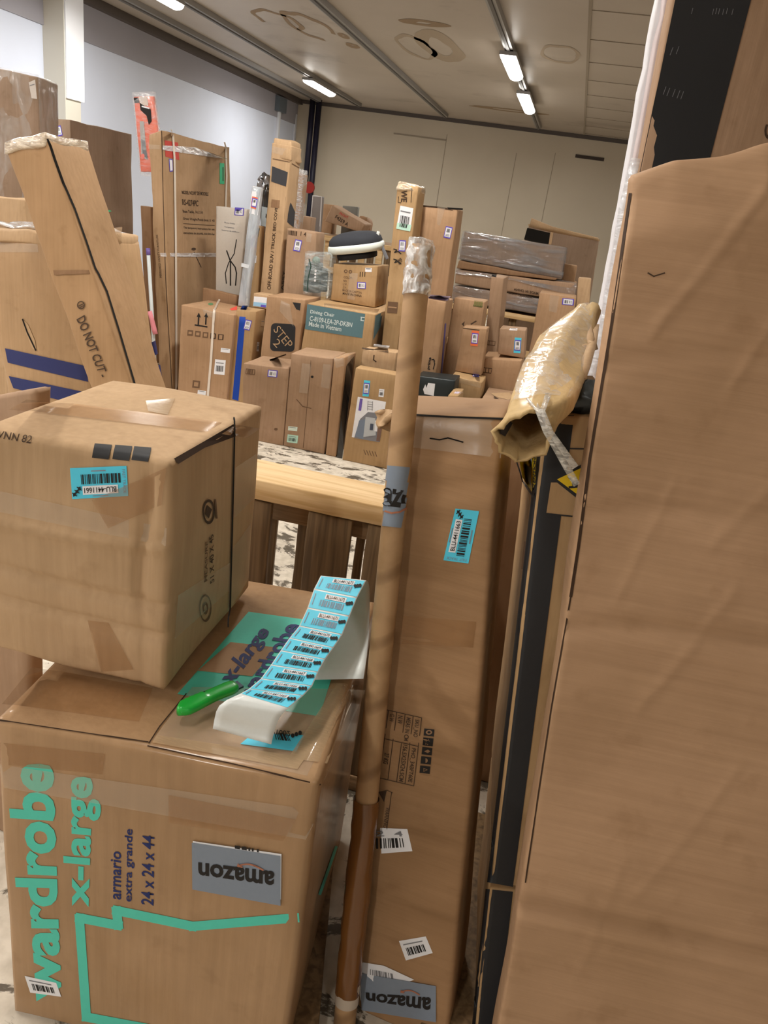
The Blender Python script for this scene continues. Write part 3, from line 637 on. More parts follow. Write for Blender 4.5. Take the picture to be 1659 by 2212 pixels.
for i in range(5):
    cx_, cy_ = 927 - i * 2.2, 1582 + i * 20; d.grid(q(cx_, cy_, 22, 16, 6), INK, 0, 2, 2); m_ = KRD
    if i == 0: d.disc(cx_, cy_, 7, 5, m_, 1, 12, inner=.5)
    elif i == 1: d.grid(q(cx_, cy_, 12, 1.5, 96), m_, 1, 1, 1); d.grid(q(cx_ - 4, cy_, 10, 1.5, 96), m_, 1, 1, 1)
    elif i == 2: d.poly([(cx_ - 6, cy_), (cx_ + 2, cy_ - 4), (cx_ + 7, cy_), (cx_ + 2, cy_ + 4)], m_, 1)
    elif i == 3: d.disc(cx_ - 1, cy_, 5, 5, m_, 1, 12, a0=-90, a1=90)
    else: d.disc(cx_, cy_, 6, 5, m_, 1, 3, inner=.6)
d.poly([(836, 1706), (818, 1710), (830, 1732)], INKB, 0); d.line([(846, 1712), (836, 1790)], 1.4, INKB, 0, 3); d.line([(836, 1706), (848, 1712)], 1.4, INKB, 0, 1); d.text('WARNING', [(842, 1745), (836, 1788), (828, 1786), (834, 1742)], INKB, 0, .01)
d.build('printed_marks')
white_label(TB, [(801, 1787), (880, 1790), (891, 1838), (800, 1845)], 5, 'paper_label', txt='2  4'); white_label(TB, [(862, 2032), (920, 2022), (935, 2058), (877, 2074)], 6, 'paper_label')
d = Decal(TB, .002); d.grid([(768, 2075), (830, 2085), (895, 2115), (780, 2160)], WHITE, 0, 3, 3); d.bars([(800, 2092), (850, 2102), (852, 2114), (800, 2104)], GREY, 1, 10); d.grid([(942, 2206), (782, 2180), (782, 2101), (942, 2128)], GREYB, 2, 4, 4)
d.text('amazon', [(930, 2180), (792, 2158), (792, 2142), (932, 2152)], INK, 3, .03); smile(d, [(910, 2152), (845, 2142), (845, 2130), (910, 2140)], flat('orange_print', (170, 110, 84)), 4); d.build('shipping_label')
d = Decal(TB, .0018); d.grid([(850, 898), (1090, 908), (1080, 990), (842, 960)], TAPEG, 0, 8, 4); d.line([(872, 896), (970, 902), (1086, 906)], 3, DARKGAP, 1, 8); d.line([(930, 947), (950, 950), (968, 946), (1000, 955)], 3, DARKGAP, 1, 1); d.grid([(870, 1330), (1060, 1345), (1052, 1400), (868, 1390)], TAPE, 0, 6, 3); d.build('packing_tape')
bm = bmesh.new()
c = TB.pl.hit(842, 905)
bmesh.ops.create_icosphere(bm, subdivisions=3, radius=.02, matrix=Matrix.Translation(c + Vector((-.004, .0, -.005))))
for v in bm.verts: v.co += noise.noise_vector(v.co * 60) * .018
link('crushed_corner', bm, KR2, TB.o)

# ------------------------------------------------------------------ cardboard tube
def ptd(u, v, depth):                       # a point at a given distance along the viewing axis, in metres
    return CAMP + ray(u, v) / FPX * depth
T0, T1 = ptd(743, 2222, 1.62), ptd(909, 528, 1.41)
T0 = T0 + (T0 - T1) * ((T0.z - .004) / (T1.z - T0.z))
RT = .0240; axv = (T1 - T0).normalized(); e1 = axv.cross(Vector((0, 1, 0))).normalized(); e2 = axv.cross(e1)
def tube_bm(t0, t1, r, nseg, nr=28, amp=0, freq=30, flare=0, cap=True):
    bm = bmesh.new(); pr = None
    for i in range(nseg + 1):
        t = t0 + (t1 - t0) * i / nseg; cc = T0.lerp(T1, t); ring = []
        for j in range(nr):
            a = 2 * math.pi * j / nr; p = cc + (e1 * math.cos(a) + e2 * math.sin(a)) * r
            if amp: p = p + noise.noise_vector(p * freq) * amp
            ring.append(bm.verts.new(p))
        if pr:
            for j in range(nr): bm.faces.new((pr[j], pr[(j + 1) % nr], ring[(j + 1) % nr], ring[j]))
        elif cap: bm.faces.new(ring[::-1])
        pr = ring
    if cap: bm.faces.new(pr)
    bmesh.ops.recalc_face_normals(bm, faces=bm.faces); bm.normal_update(); return bm
def tube_mat():
    m, nt, b = newmat('spiral_wound_kraft'); N = nt.nodes; L = nt.links
    tc = N.new('ShaderNodeTexCoord'); mp = N.new('ShaderNodeMapping'); mp.inputs['Rotation'].default_value = (0, .55, 0); L.new(tc.outputs['Object'], mp.inputs['Vector'])
    w = N.new('ShaderNodeTexWave'); w.bands_direction = 'Z'; w.inputs['Scale'].default_value = 2.6; w.inputs['Distortion'].default_value = 1.0; w.inputs['Detail'].default_value = 2; L.new(mp.outputs[0], w.inputs['Vector'])
    r = N.new('ShaderNodeValToRGB'); r.color_ramp.elements[0].position = .0; r.color_ramp.elements[0].color = lin((150, 116, 80)); r.color_ramp.elements[1].position = .12; r.color_ramp.elements[1].color = lin((178, 142, 102)); L.new(w.outputs[0], r.inputs[0])
    ns = N.new('ShaderNodeTexNoise'); ns.inputs['Scale'].default_value = 18; ns.inputs['Detail'].default_value = 6; L.new(tc.outputs['Object'], ns.inputs['Vector'])
    r2 = N.new('ShaderNodeValToRGB'); r2.color_ramp.elements[0].position = .32; r2.color_ramp.elements[0].color = (.72, .68, .62, 1); r2.color_ramp.elements[1].position = .55; r2.color_ramp.elements[1].color = (1, 1, 1, 1); L.new(ns.outputs[0], r2.inputs[0])
    mx = N.new('ShaderNodeMix'); mx.data_type = 'RGBA'; mx.blend_type = 'MULTIPLY'; mx.inputs[0].default_value = .7; L.new(r.outputs[0], mx.inputs[6]); L.new(r2.outputs[0], mx.inputs[7]); L.new(mx.outputs[2], b.inputs['Base Color']); b.inputs['Roughness'].default_value = .65
    return m
tbm = tube_bm(0, .998, RT, 40); TU = Box(); TU.bvh = BVHTree.FromBMesh(tbm); TU.pl = None
TU.o = link('cardboard_tube', tbm, tube_mat()); tag(TU.o, 'long kraft cardboard tube with a plastic-wrapped end leaning on the tall box', 'cardboard tube')
def tt(v): return min(((proj(T0.lerp(T1, i / 500))[1] - v) ** 2, i / 500) for i in range(501))[1]
link('plastic_wrap', tube_bm(tt(640), 1.004, RT * 1.10, 30, 36, .006, 55), film('wrinkled_clear_wrap', (246, 247, 248), .45, 60, .12, 1.0, (1, 1, .6)), TU.o)
link('brown_tape', tube_bm(tt(2145), tt(1725), RT * 1.13, 30, 32, .003, 30, cap=False), tape_mat('brown_packing_tape', (120, 76, 34), .9, 25, .5), TU.o)
link('paper_band', tube_bm(tt(2165), tt(2120), RT * 1.08, 2, 32, cap=False), flat('pale_label', (190, 176, 160), .5), TU.o)
d = Decal(TU, .0012); d.grid([(834, 1005), (892, 1010), (866, 1140), (817, 1135)], GREYB, 0, 16, 4)
d.text('azo', [(831, 1052), (893, 1062), (886, 1100), (827, 1092)], INK, 2, .035); d.line([(826, 1102), (846, 1108), (862, 1106), (876, 1098)], 4, flat('orange_print', (170, 110, 84)), 1, 3); d.build('shipping_label')

# ------------------------------------------------------------------ wooden pallet standing on edge
WOODM = None
def wood(name, c0, c1, sc=(2, 40, 40)):
    m, nt, b = newmat(name); N = nt.nodes; L = nt.links
    tc = N.new('ShaderNodeTexCoord'); mp = N.new('ShaderNodeMapping'); mp.inputs['Scale'].default_value = sc; L.new(tc.outputs['Object'], mp.inputs['Vector'])
    a = N.new('ShaderNodeTexNoise'); a.inputs['Scale'].default_value = 1.4; a.inputs['Detail'].default_value = 6; a.inputs['Distortion'].default_value = .7; L.new(mp.outputs[0], a.inputs['Vector'])
    r = N.new('ShaderNodeValToRGB'); r.color_ramp.elements[0].position = .32; r.color_ramp.elements[0].color = lin(c0); r.color_ramp.elements[1].position = .6; r.color_ramp.elements[1].color = lin(c1); L.new(a.outputs[0], r.inputs[0])
    L.new(r.outputs[0], b.inputs['Base Color']); b.inputs['Roughness'].default_value = .7
    bp = N.new('ShaderNodeBump'); bp.inputs['Strength'].default_value = .3; L.new(a.outputs[0], bp.inputs['Height']); L.new(bp.outputs[0], b.inputs['Normal']); return m
PINE = wood('pale_pine', (204, 166, 112), (226, 194, 146)); OLDW = wood('grey_old_pine', (88, 68, 44), (128, 102, 70), (40, 40, 2)); OLDWX = wood('old_pine_rail', (120, 92, 62), (160, 128, 92))
def board(name, p0, p1, wdir, w, tdir, t, m, parent, seed=0):
    """a sawn board from p0 to p1 with width along wdir and thickness along tdir"""
    wdir, tdir = Vector(wdir).normalized() * w / 2, Vector(tdir).normalized() * t / 2
    c = [p0 - wdir - tdir, p1 - wdir - tdir, p0 - wdir + tdir, p1 - wdir + tdir, p0 + wdir - tdir, p1 + wdir - tdir, p0 + wdir + tdir, p1 + wdir + tdir]
    # order x = length, y = thickness, z = width
    L = (p1 - p0).length
    return link(name, hexa_bm(c, (max(4, int(L / .08)), 2, 3), .003, .003, 8, seed), m, parent)
ztop = .94; PA = atz(560, 992, ztop); PB = atz(821, 1046, ztop); dx = (PB - PA).normalized(); fw = Vector((dx.y, -dx.x, 0)); wtop = (atz(560, 1038, ztop) - PA).dot(fw)
EL, ER = PA - dx * .42, PB + dx * .26
t = empty('wooden_pallet', ((EL + ER) / 2 + fw * wtop / 2) * 1); t.location.z = 0; t['_b'] = list(t.location)
tag(t, 'wooden pallet standing on its edge between the near boxes and the pile behind', 'pallet')
mid = fw * wtop / 2
board('top_rail', EL + mid + Vector((0, 0, -.028)), ER + mid + Vector((0, 0, -.028)), fw, wtop, (0, 0, 1), .056, PINE, t, 3)
board('bottom_rail', Vector((EL.x, EL.y, .03)) + mid, Vector((ER.x, ER.y, .03)) + mid, fw, wtop, (0, 0, 1), .056, OLDWX, t, 4)
front = fw * (wtop - .012); zl = .058; zh = ztop - .06
def vboard(u0, u1, v, off, m, nm='deck_board', seed=0):
    # span between two pixel columns at row v, in the board plane
    o = PA + off; n_ = fw; f = lambda u: CAMP + ray(u, v) * ((o - CAMP).dot(n_) / ray(u, v).dot(n_))
    a, b_ = f(u0), f(u1); c_ = (a + b_) / 2; wd = abs((b_ - a).dot(dx)); b0 = c_ - dx * 0
    board(nm, Vector((c_.x, c_.y, zl)), Vector((c_.x, c_.y, zh)), dx, wd, fw, .018, m, t, seed)
vboard(520, 581, 1180, front, OLDW, seed=1); vboard(660, 757, 1180, front, OLDW, seed=2); vboard(768, 786, 1180, fw * .03, OLDW, seed=5); vboard(790, 860, 1180, front, OLDW, seed=3)
vboard(565, 596, 1180, fw * .015, OLDW, seed=6); vboard(640, 665, 1180, fw * .012, OLDW, seed=7)
for s_, m in ((.0, OLDWX), (.45, OLDWX)):
    a, b_ = EL + fw * .06, ER + fw * .06; a.z = b_.z = ztop - .1 - s_ * .0 if s_ == 0 else .3
    board('stringer', a + Vector((0, 0, 0)), b_, (0, 0, 1), .085, fw, .03, m, t, 8)

# ------------------------------------------------------------------ right foreground: big flat carton, striped boxes, torn carton
def rc_disp(p, a, b, dd, i, j, k, ax):
    for d0, am in ((.575, .010), (.262, .010), (.69, .004), (.83, .004)):
        p = p - ax[1] * -am * math.exp(-((dd - d0 - .004 * math.sin(a * 6)) / .008) ** 2) * (1 - b)
    if dd > .94:
        w = (dd - .94) / .06; p = p + ax[1] * .03 * w * (1 - b) + noise.noise_vector(p * 9) * .016 * w + Vector((0, 0, -.018 * w * max(0, 1 - a * 6)))
    p = p + noise.noise_vector(p * 2.2 + Vector((5, 2, 1))) * .008
    for (a0, e0, a1, e1, am) in ((.55, .62, .28, .50, .005), (.30, .72, .16, .60, .004), (.9, .80, .45, .66, .004), (.5, .97, .16, .86, .006), (.3, .34, .22, .20, .004), (.62, .45, .35, .30, .004), (.7, .93, .45, .80, .004)):
        L2 = (a1 - a0) ** 2 + (e1 - e0) ** 2; t = max(0, min(1, ((a - a0) * (a1 - a0) + (dd - e0) * (e1 - e0)) / L2)); dist = math.hypot(a - a0 - t * (a1 - a0), (dd - e0 - t * (e1 - e0)) * 2.6)
        p = p - ax[1] * am * .55 * math.exp(-(dist / .013) ** 2) * (1 - b)
    return p
RC = carton('large_flat_carton', 'large creased cardboard carton standing upright in the right foreground', [(1374, 354), (1990, 262), (1790, 2560), (1041, 2420)], anchor=(1041, 2420, 0), yaw=5, lean=12, depth=.085, floor=0,
            mat=cardboard('kraft_board_big', (180, 145, 113), direction='X', var=.14), n=(64, 4, 150), amp=.004, bev=.006, disp=rc_disp, cat='cardboard box')
# open flute edge along its left corner
FLUTE = flat('flute_edge', (58, 40, 26), .9)
d = Decal(RC, .001)
ed = [(1362, 420), (1342, 560), (1322, 700), (1306, 800), (1275, 990), (1250, 1180), (1233, 1290)]
for a, b_ in zip(ed[:-1], ed[1:]):
    for s_ in range(10):
        t0_, t1_ = s_ / 10, (s_ + .72) / 10; d.line([(lerp(a[0], b_[0], t0_), lerp(a[1], b_[1], t0_)), (lerp(a[0], b_[0], t1_), lerp(a[1], b_[1], t1_))], 6, FLUTE, 0, 1)
d.line([(1233, 1290), (1190, 1540), (1135, 1905)], 2.8, FLUTE, 0, 10); d.line([(1400, 590), (1412, 597), (1435, 590)], 3, INKB, 0, 1)
d.build('open_flute_edge', 'torn corner edge showing dark corrugated flutes')
pl_s = Plane(atz(1022, 2275, 0), 5, 12)
def striped(front, lab, floor):
    return carton('black_striped_carton', lab, front, anchor=(1022, 2275, 0), yaw=5, lean=12, depth=.42, backyaw=6, floor=floor, mat=KRY, n=(6, 6, 30), amp=.003, bev=.005, group='black striped cartons')
SB2 = striped([(1058, 1918), (1240, 1940), (1180, 2300), (1020, 2275)], 'lower tan carton with a black corner stripe, under its twin by the right carton', 0.0)
SB1 = striped([(1180, 893), (1345, 905), (1238, 1932), (1060, 1908)], 'upper tan carton with a black corner stripe and yellow warning sign', None)
YEL = flat('warning_yellow', (222, 186, 30), .5)
d = Decal(SB1, .001); d.grid([(1169, 897), (1240, 898), (1108, 1915), (1052, 1905)], BLK, 0, 8, 40)
d.grid([(1190, 1042), (1262, 1042), (1250, 1116), (1180, 1108)], KRY, 1, 3, 3); d.line([(1180, 1109), (1255, 1117)], 3, BLK, 2); d.line([(1188, 968), (1290, 970)], 3, BLK, 1)
d.poly([(1193, 1034), (1262, 1000), (1258, 1086)], BLK, 2); d.poly([(1203, 1035), (1258, 1009), (1254, 1073)], YEL, 3); d.disc(1243, 1045, 8, 8, BLK, 4, 10); d.line([(1228, 1030), (1248, 1052)], 4, BLK, 4); d.line([(1230, 1052), (1250, 1050)], 5, BLK, 4)
d.build('warning_print')
d = Decal(SB1, .001); d.grid([(1120, 985), (1160, 985), (1158, 1075), (1128, 1030)], YEL, 0, 3, 3); d.grid([(1138, 985), (1150, 985), (1148, 1050), (1138, 1030)], WHITE, 1, 2, 2); d.text('ATTENTION', [(1151, 1070), (1155, 988), (1160, 988), (1158, 1074)], INK, 2, .02); d.line([(1112, 985), (1130, 1040), (1156, 1078)], 3, BLK, 1, 3); d.grid(q(1137, 1200, 14, 60, 6), KRD, 0, 1, 2); d.build('side_print')
d = Decal(SB2, .001); d.grid([(1050, 1920), (1108, 1926), (1066, 2285), (1013, 2275)], BLK, 0, 8, 14); d.build('black_stripe')

carton('cardboard_box', 'brown carton standing deep in the shaded gap between the tall box and the striped cartons', [(1066, 975), (1150, 980), (1100, 1500), (985, 1490)], Y=1.95, yaw=0, depth=.15, floor=0, mat=KRD, n=(5, 4, 14))  # added carton hides the bright floor so the gap stays dark
pa_, pb_ = atz(1030, 1985, .02), atz(985, 2290, .02)
tag(board('added_plank', pb_ + Vector((-.02, -.1, 0)), pa_ + Vector((.0, .35, 0)), (1, 0, 0), .14, (0, 0, 1), .035, OLDW, None, 4), 'dark old plank added to darken the floor in the gap right of the tall box', 'plank')  # added plank, covers pale floor that should look shaded
pa_, pb_ = atz(690, 1760, .02), atz(668, 2212, .02)
tag(board('added_plank', pb_ + Vector((-.005, -.1, 0)), pa_ + Vector((-.02, .1, 0)), (1, 0, 0), .10, (0, 0, 1), .03, OLDW, None, 6), 'dark old plank added to darken the floor between the wardrobe box and the cardboard tube', 'plank')  # second added plank, stands in for the shade on this strip of floor
# torn, bent carton lying on them: a folded tunnel of board
def loft(loops, m, name, closed=True, sub_=2, thick=.006, parent=None, jag=0, smoothn=True):
    bm = bmesh.new(); rows = []
    for li, lp in enumerate(loops):
        rows.append([bm.verts.new(p + (noise.noise_vector(p * 40) * jag if jag else Vector((0, 0, 0)))) for p in lp])
    n = len(rows[0])
    for a, b in zip(rows[:-1], rows[1:]):
        for i in range(n if closed else n - 1): bm.faces.new((a[i], a[(i + 1) % n], b[(i + 1) % n], b[i]))
    for _ in range(sub_): bmesh.ops.subdivide_edges(bm, edges=bm.edges, cuts=1, use_grid_fill=True, smooth=.5)
    for v in bm.verts: v.co += noise.noise_vector(v.co * 22) * jag
    if jag:
        for v in bm.verts:
            if v.is_boundary: v.co += noise.noise_vector(v.co * 130) * jag * 1.6 + noise.noise_vector(v.co * 50) * jag
    bmesh.ops.recalc_face_normals(bm, faces=bm.faces); bm.normal_update()
    bx = Box(); bx.bvh = BVHTree.FromBMesh(bm); bx.pl = None
    bx.o = link(name, bm, m, parent)
    if thick: md = bx.o.modifiers.new('t', 'SOLIDIFY'); md.thickness = thick; md.offset = -1
    return bx
def LP(lst): return [ptd(u, v, w) for u, v, w in lst]
loops = [LP([(1072, 940, 1.24), (1104, 910, 1.22), (1140, 897, 1.21), (1180, 886, 1.22), (1182, 925, 1.25), (1174, 974, 1.27), (1118, 990, 1.28), (1084, 970, 1.26)]),
         LP([(1098, 905, 1.30), (1112, 872, 1.27), (1164, 858, 1.26), (1228, 866, 1.28), (1232, 880, 1.31), (1200, 890, 1.35), (1150, 915, 1.38), (1106, 925, 1.34)]),
         LP([(1120, 840, 1.42), (1130, 800, 1.38), (1195, 788, 1.37), (1258, 815, 1.40), (1256, 832, 1.43), (1220, 845, 1.47), (1180, 855, 1.5), (1128, 862, 1.46)]),
         LP([(1155, 770, 1.62), (1172, 730, 1.58), (1225, 720, 1.57), (1272, 745, 1.6), (1270, 765, 1.64), (1250, 780, 1.68), (1205, 798, 1.7), (1158, 788, 1.68)]),
         LP([(1222, 695, 1.84), (1238, 674, 1.8), (1262, 661, 1.78), (1288, 662, 1.78), (1289, 678, 1.8), (1278, 690, 1.84), (1255, 702, 1.86), (1228, 706, 1.86)])]
TC = loft(loops, cardboard('kraft_board_torn', (212, 182, 132), bump=.5, coat=.12), 'torn_carton', True, 2, .006, jag=.004)
tag(TC.o, 'torn carton bent into a tunnel and wrapped in clear film, beside the right carton', 'torn box')
d = Decal(TC, .002)
for a_, b_ in zip([(1086, 935), (1103, 905), (1116, 870), (1128, 832), (1138, 800)][:-1], [(1086, 935), (1103, 905), (1116, 870), (1128, 832), (1138, 800)][1:]): d.line([a_, b_], 13, DKG, 0, 4)
for u, tx in ((1135, 'CONSULTER'), (1150, 'BFP41U'), (1170, 'SERVICE'), (1186, 'PARTS'), (1205, 'CARE')): d.text(tx, [(u, 838), (u + 4, 798), (u + 10, 798), (u + 6, 838)], INKF, 0, .01)
d.grid([(1222, 728), (1262, 712), (1255, 745), (1216, 752)], flat('cream_paper', (236, 214, 160)), 0, 3, 3)
d.poly([(1187, 712), (1215, 690), (1208, 702), (1186, 722)], YEL, 0); d.build('printed_marks')
bm = bmesh.new(); rows = [[bm.verts.new(p + Vector((-.004, -.008, .007))) for p in lp[0:4]] for lp in loops[1:5]]
for a, b_ in zip(rows[:-1], rows[1:]):
    for i in range(3): bm.faces.new((a[i], a[i + 1], b_[i + 1], b_[i]))
for _ in range(2): bmesh.ops.subdivide_edges(bm, edges=bm.edges, cuts=1, use_grid_fill=True, smooth=.5)
for v in bm.verts: v.co += noise.noise_vector(v.co * 25) * .004
link('clear_film', bm, film('glossy_film', (250, 250, 248), .22, 26, .1, .8, (1, 1, 1)), TC.o)
def ribbon(pts, w, m, name, parent):
    bm = bmesh.new(); pr = None
    for i, p in enumerate(pts):
        t_ = (pts[min(i + 1, len(pts) - 1)] - pts[max(i - 1, 0)]).normalized(); s_ = t_.cross((CAMP - p).normalized()).normalized() * w / 2
        s_ = s_ * (1 + .3 * noise.noise(p * 30)); cur = (bm.verts.new(p - s_), bm.verts.new(p + s_))
        if pr: bm.faces.new((pr[0], pr[1], cur[1], cur[0]))
        pr = cur
    o = link(name, bm, m, parent); md = o.modifiers.new('t', 'SOLIDIFY'); md.thickness = .001; return o
STR = film('twisted_film', (226, 220, 210), .42, 40, .2, .7, (1, 1, 3))
ribbon(LP([(1150, 868, 1.25), (1165, 890, 1.20), (1180, 930, 1.20), (1205, 975, 1.22), (1236, 1030, 1.235), (1246, 1048, 1.24)]), .012, STR, 'twisted_film', TC.o)
ribbon(LP([(1185, 850, 1.25), (1172, 888, 1.195), (1190, 935, 1.20), (1215, 970, 1.21), (1243, 1010, 1.225)]), .010, STR, 'twisted_film', TC.o)
ribbon(LP([(1138, 860, 1.25), (1158, 884, 1.205), (1168, 894, 1.195)]), .005, STR, 'twisted_film', TC.o)
# torn strips of board hanging at its upper right
for pts in ([(1262, 690, 1.72), (1272, 730, 1.6), (1268, 765, 1.56)], [(1284, 700, 1.7), (1280, 740, 1.58), (1264, 790, 1.44), (1256, 815, 1.39)], [(1290, 745, 1.6), (1266, 752, 1.55), (1262, 775, 1.5)]):
    ribbon(LP(pts), .022, KR2, 'torn_strip', TC.o)
bm = bmesh.new(); cc = ptd(1268, 862, 1.40); bmesh.ops.create_icosphere(bm, subdivisions=3, radius=1)
for v in bm.verts:
    n_ = v.co.copy(); v.co = cc + Vector((n_.x * .045, n_.y * .05, n_.z * .03)) + noise.noise_vector(n_ * 2) * .012
tag(link('black_cushion', bm, flat('black_vinyl', (36, 42, 44), .35, .5)), 'black vinyl cushion sticking out under the torn carton', 'cushion')

# ------------------------------------------------------------------ tall wrapped panel at the far right
WP = carton('tall_wrapped_panel', 'tall tan carton with a broad black stripe rising at the far right', [(1471, -100), (1960, -200), (1800, 900), (1290, 860)], Y=2.35, yaw=14, lean=2, depth=.05, floor=0, mat=KR3, n=(10, 3, 30), amp=.003, bev=.005)
d = Decal(WP, .0015); d.grid([(1470, -60), (1632, -40), (1520, 395), (1374, 415)], BLK, 0, 4, 10)
d.text('AG', [(1645, 335), (1652, 268), (1676, 270), (1668, 337)], INKB, 0, .03)
for (u, v) in ((1493, 24), (1538, 26), (1545, 24), (1551, 25), (1560, 26), (1568, 24), (1580, 26)): d.line([(u, v + 6), (u + 3, v - 6)], 1.2, GREY, 1)
for (u, v) in ((1447, 110), (1460, 108), (1432, 195), (1440, 198), (1452, 200), (1462, 203), (1470, 205)): d.line([(u, v + 9), (u + 6, v - 7)], 1.3, GREY, 1)
d.build('black_stripe')
FOAM = flat('white_foam', (226, 224, 228), .55); FOAM2 = flat('pink_white_foam', (206, 192, 192), .6)
hd = WP.pl.h * -1; rr = WP.pl.r
for i, (off, th, out, m) in enumerate([(.055, .030, .004, FOAM2), (.09, .035, .012, FOAM), (.128, .03, .0, FOAM)]):
    a = WP.c[0] - rr * out + hd * off; b_ = WP.c[4] - rr * out + hd * off; w = rr * .25; h_ = hd * th
    cs = [a, a + w, a + h_, a + w + h_, b_, b_ + w, b_ + h_, b_ + w + h_]
    link('foam_sheet', hexa_bm(cs, (3, 2, 40), .004, .006, 12, i), m, WP.o)
ribbon([WP.c[0].lerp(WP.c[4], s_) - rr * .01 + hd * (.02 + .03 * (s_ * 5 % 1)) for s_ in (.45, .5, .55, .6, .65, .7, .75, .8)], .03, FILMW, 'stretch_film', WP.o)
ribbon([WP.c[0].lerp(WP.c[4], s_) - rr * .014 + hd * (.10 - .05 * ((s_ * 4) % 1)) for s_ in (.3, .36, .42, .48, .54, .6)], .05, FILMW, 'stretch_film', WP.o)
# ------------------------------------------------------------------ the pile of boxes behind
G = 'boxes in the big pile'
def cb(label, front, name='cardboard_box', cat='cardboard box', **k):
    k.setdefault('floor', 0); k.setdefault('mat', KR); k.setdefault('group', G)
    return carton(name, label, front, cat=cat, **k)
def ztop_of(B): return max(B.c[i].z for i in (4, 5, 6, 7))
def sticker_at(B, cx, cy, w, h, ang=0, **k): return sticker(B, q(cx, cy, w, h, ang), **k)
def tape_part(B, quads, m=None, name='packing_tape'):
    for qd in quads: d = Decal(B, .0015); d.grid(qd, m or TAPE, 0, 4, 4); d.build(name)

# front row on the floor
bc = cb('plain tan front-row box with a purple-edged label, beside the blue-striped box', [(526, 784), (624, 796), (610.5, 963.5), (520, 946)], anchor=(566, 954, 0), depth=.34, mat=KR3)
sticker_at(bc, 589, 807, 21, 15, 5, kind='land', seed=2)
d = Decal(bc, .0015); d.grid(q(541, 803, 20, 12, 6), INKF, 0, 2, 2); d.grid(q(541, 803, 17, 9, 6), KR3, 1, 2, 2)
for i in (-5, -1, 4): d.grid(q(541 + i, 803, 3.4, 9, 6), INKF, 2, 1, 1)
d.line([(584, 778), (617, 766)], 3, INKB, 0, 2); d.disc(596, 927, 4, 3, INKF, 0, 8); d.build('printed_marks')
bd = cb('large plain box with a centre seam and two pale labels low down, front row', [(629, 763), (720, 774), (700, 981), (611.5, 963)], anchor=(611.5, 963, 0), depth=.30, mat=KR3)
d = Decal(bd, .0015); d.line([(672.5, 768), (665, 860), (655, 967)], 1.2, INKF, 0, 8); d.disc(674.5, 814, 3.2, 2.8, INK, 1, 8); d.line([(641, 863), (654, 878), (672, 882)], 1.6, INKF, 1); d.build('seam')
tape_part(bd, [[(655, 765), (676, 768), (664, 850), (646, 848)], [(700, 771), (720, 774), (711, 840), (693, 836)]], TAPEG)
white_label(bd, q(632.5, 926, 20, 9, 6), 3, barc=False, mat=flat('mint_white', (218, 232, 220), .5)); white_label(bd, q(632, 948, 23, 17, 7), 5, mat=flat('mint_paper', (186, 224, 206), .5))
bd2 = cb('slim tan box with black plastic over its side, wedged between two front-row boxes', [(721, 774), (746, 772), (725, 989), (703, 983)], anchor=(703, 983, 0), depth=.26, mat=KR)
d = Decal(bd2, .002); d.poly([(748, 790), (765, 768), (763, 790), (739, 992), (728, 989)], flat('black_plastic', (26, 24, 24), .18, .6, coat=.6), 0); d.build('black_plastic')
tape_part(bd2, [[(721, 773), (764, 760), (760, 785), (726, 795)]], TAPEG)
be = cb('tan box with a furniture picture on white paper, rightmost box of the front row', [(768, 794), (862, 811), (838, 1012), (739, 993)], anchor=(739, 993, 0), depth=.12, mat=KRY)
d = Decal(be, .0015); PQ = [(773, 857), (834, 868), (820, 955), (760, 944)]; d.grid(PQ, WHITE, 0, 3, 3)
d.poly([(778, 905), (795, 890), (818, 892), (828, 905), (820, 955), (765, 946)], flat('photo_grey', (128, 128, 134)), 1); d.poly([(767, 942), (776, 908), (790, 905), (785, 948)], flat('photo_blue', (120, 132, 150)), 2)
d.poly([(790, 900), (811, 903), (812, 940), (785, 944)], flat('photo_light', (186, 190, 194)), 3); d.poly([(811, 908), (817, 909), (815, 932), (809, 931)], WHITE, 4); d.poly([(818, 910), (827, 912), (820, 953), (813, 952)], flat('photo_brown', (120, 92, 80)), 3); d.grid(q(803, 922, 7, 14, 6), flat('photo_dark', (70, 78, 96)), 5, 1, 1)
d.grid(q(779, 874, 6, 26, 8), flat('label_violet', (110, 90, 170)), 2, 1, 2)
for i in range(4): d.line([(795, 868 + i * 5), (805, 869 + i * 5)], 1, GREY, 2)
d.line([(795, 866), (794, 886)], 1, GREY, 2); d.line([(805, 867), (804, 887)], 1, GREY, 2); d.build('picture_paper')
sticker_at(be, 791.5, 839, 12, 24, 6, seed=4, frame=CYAN); white_label(be, q(824, 849, 11, 17, 6), 6)
d = Decal(be, .0015)
for i in range(5): d.line([(786 + i * 6, 972 + i), (790 + i * 6, 982 + i)], 1.4, INKF, 0)
d.build('printed_marks')

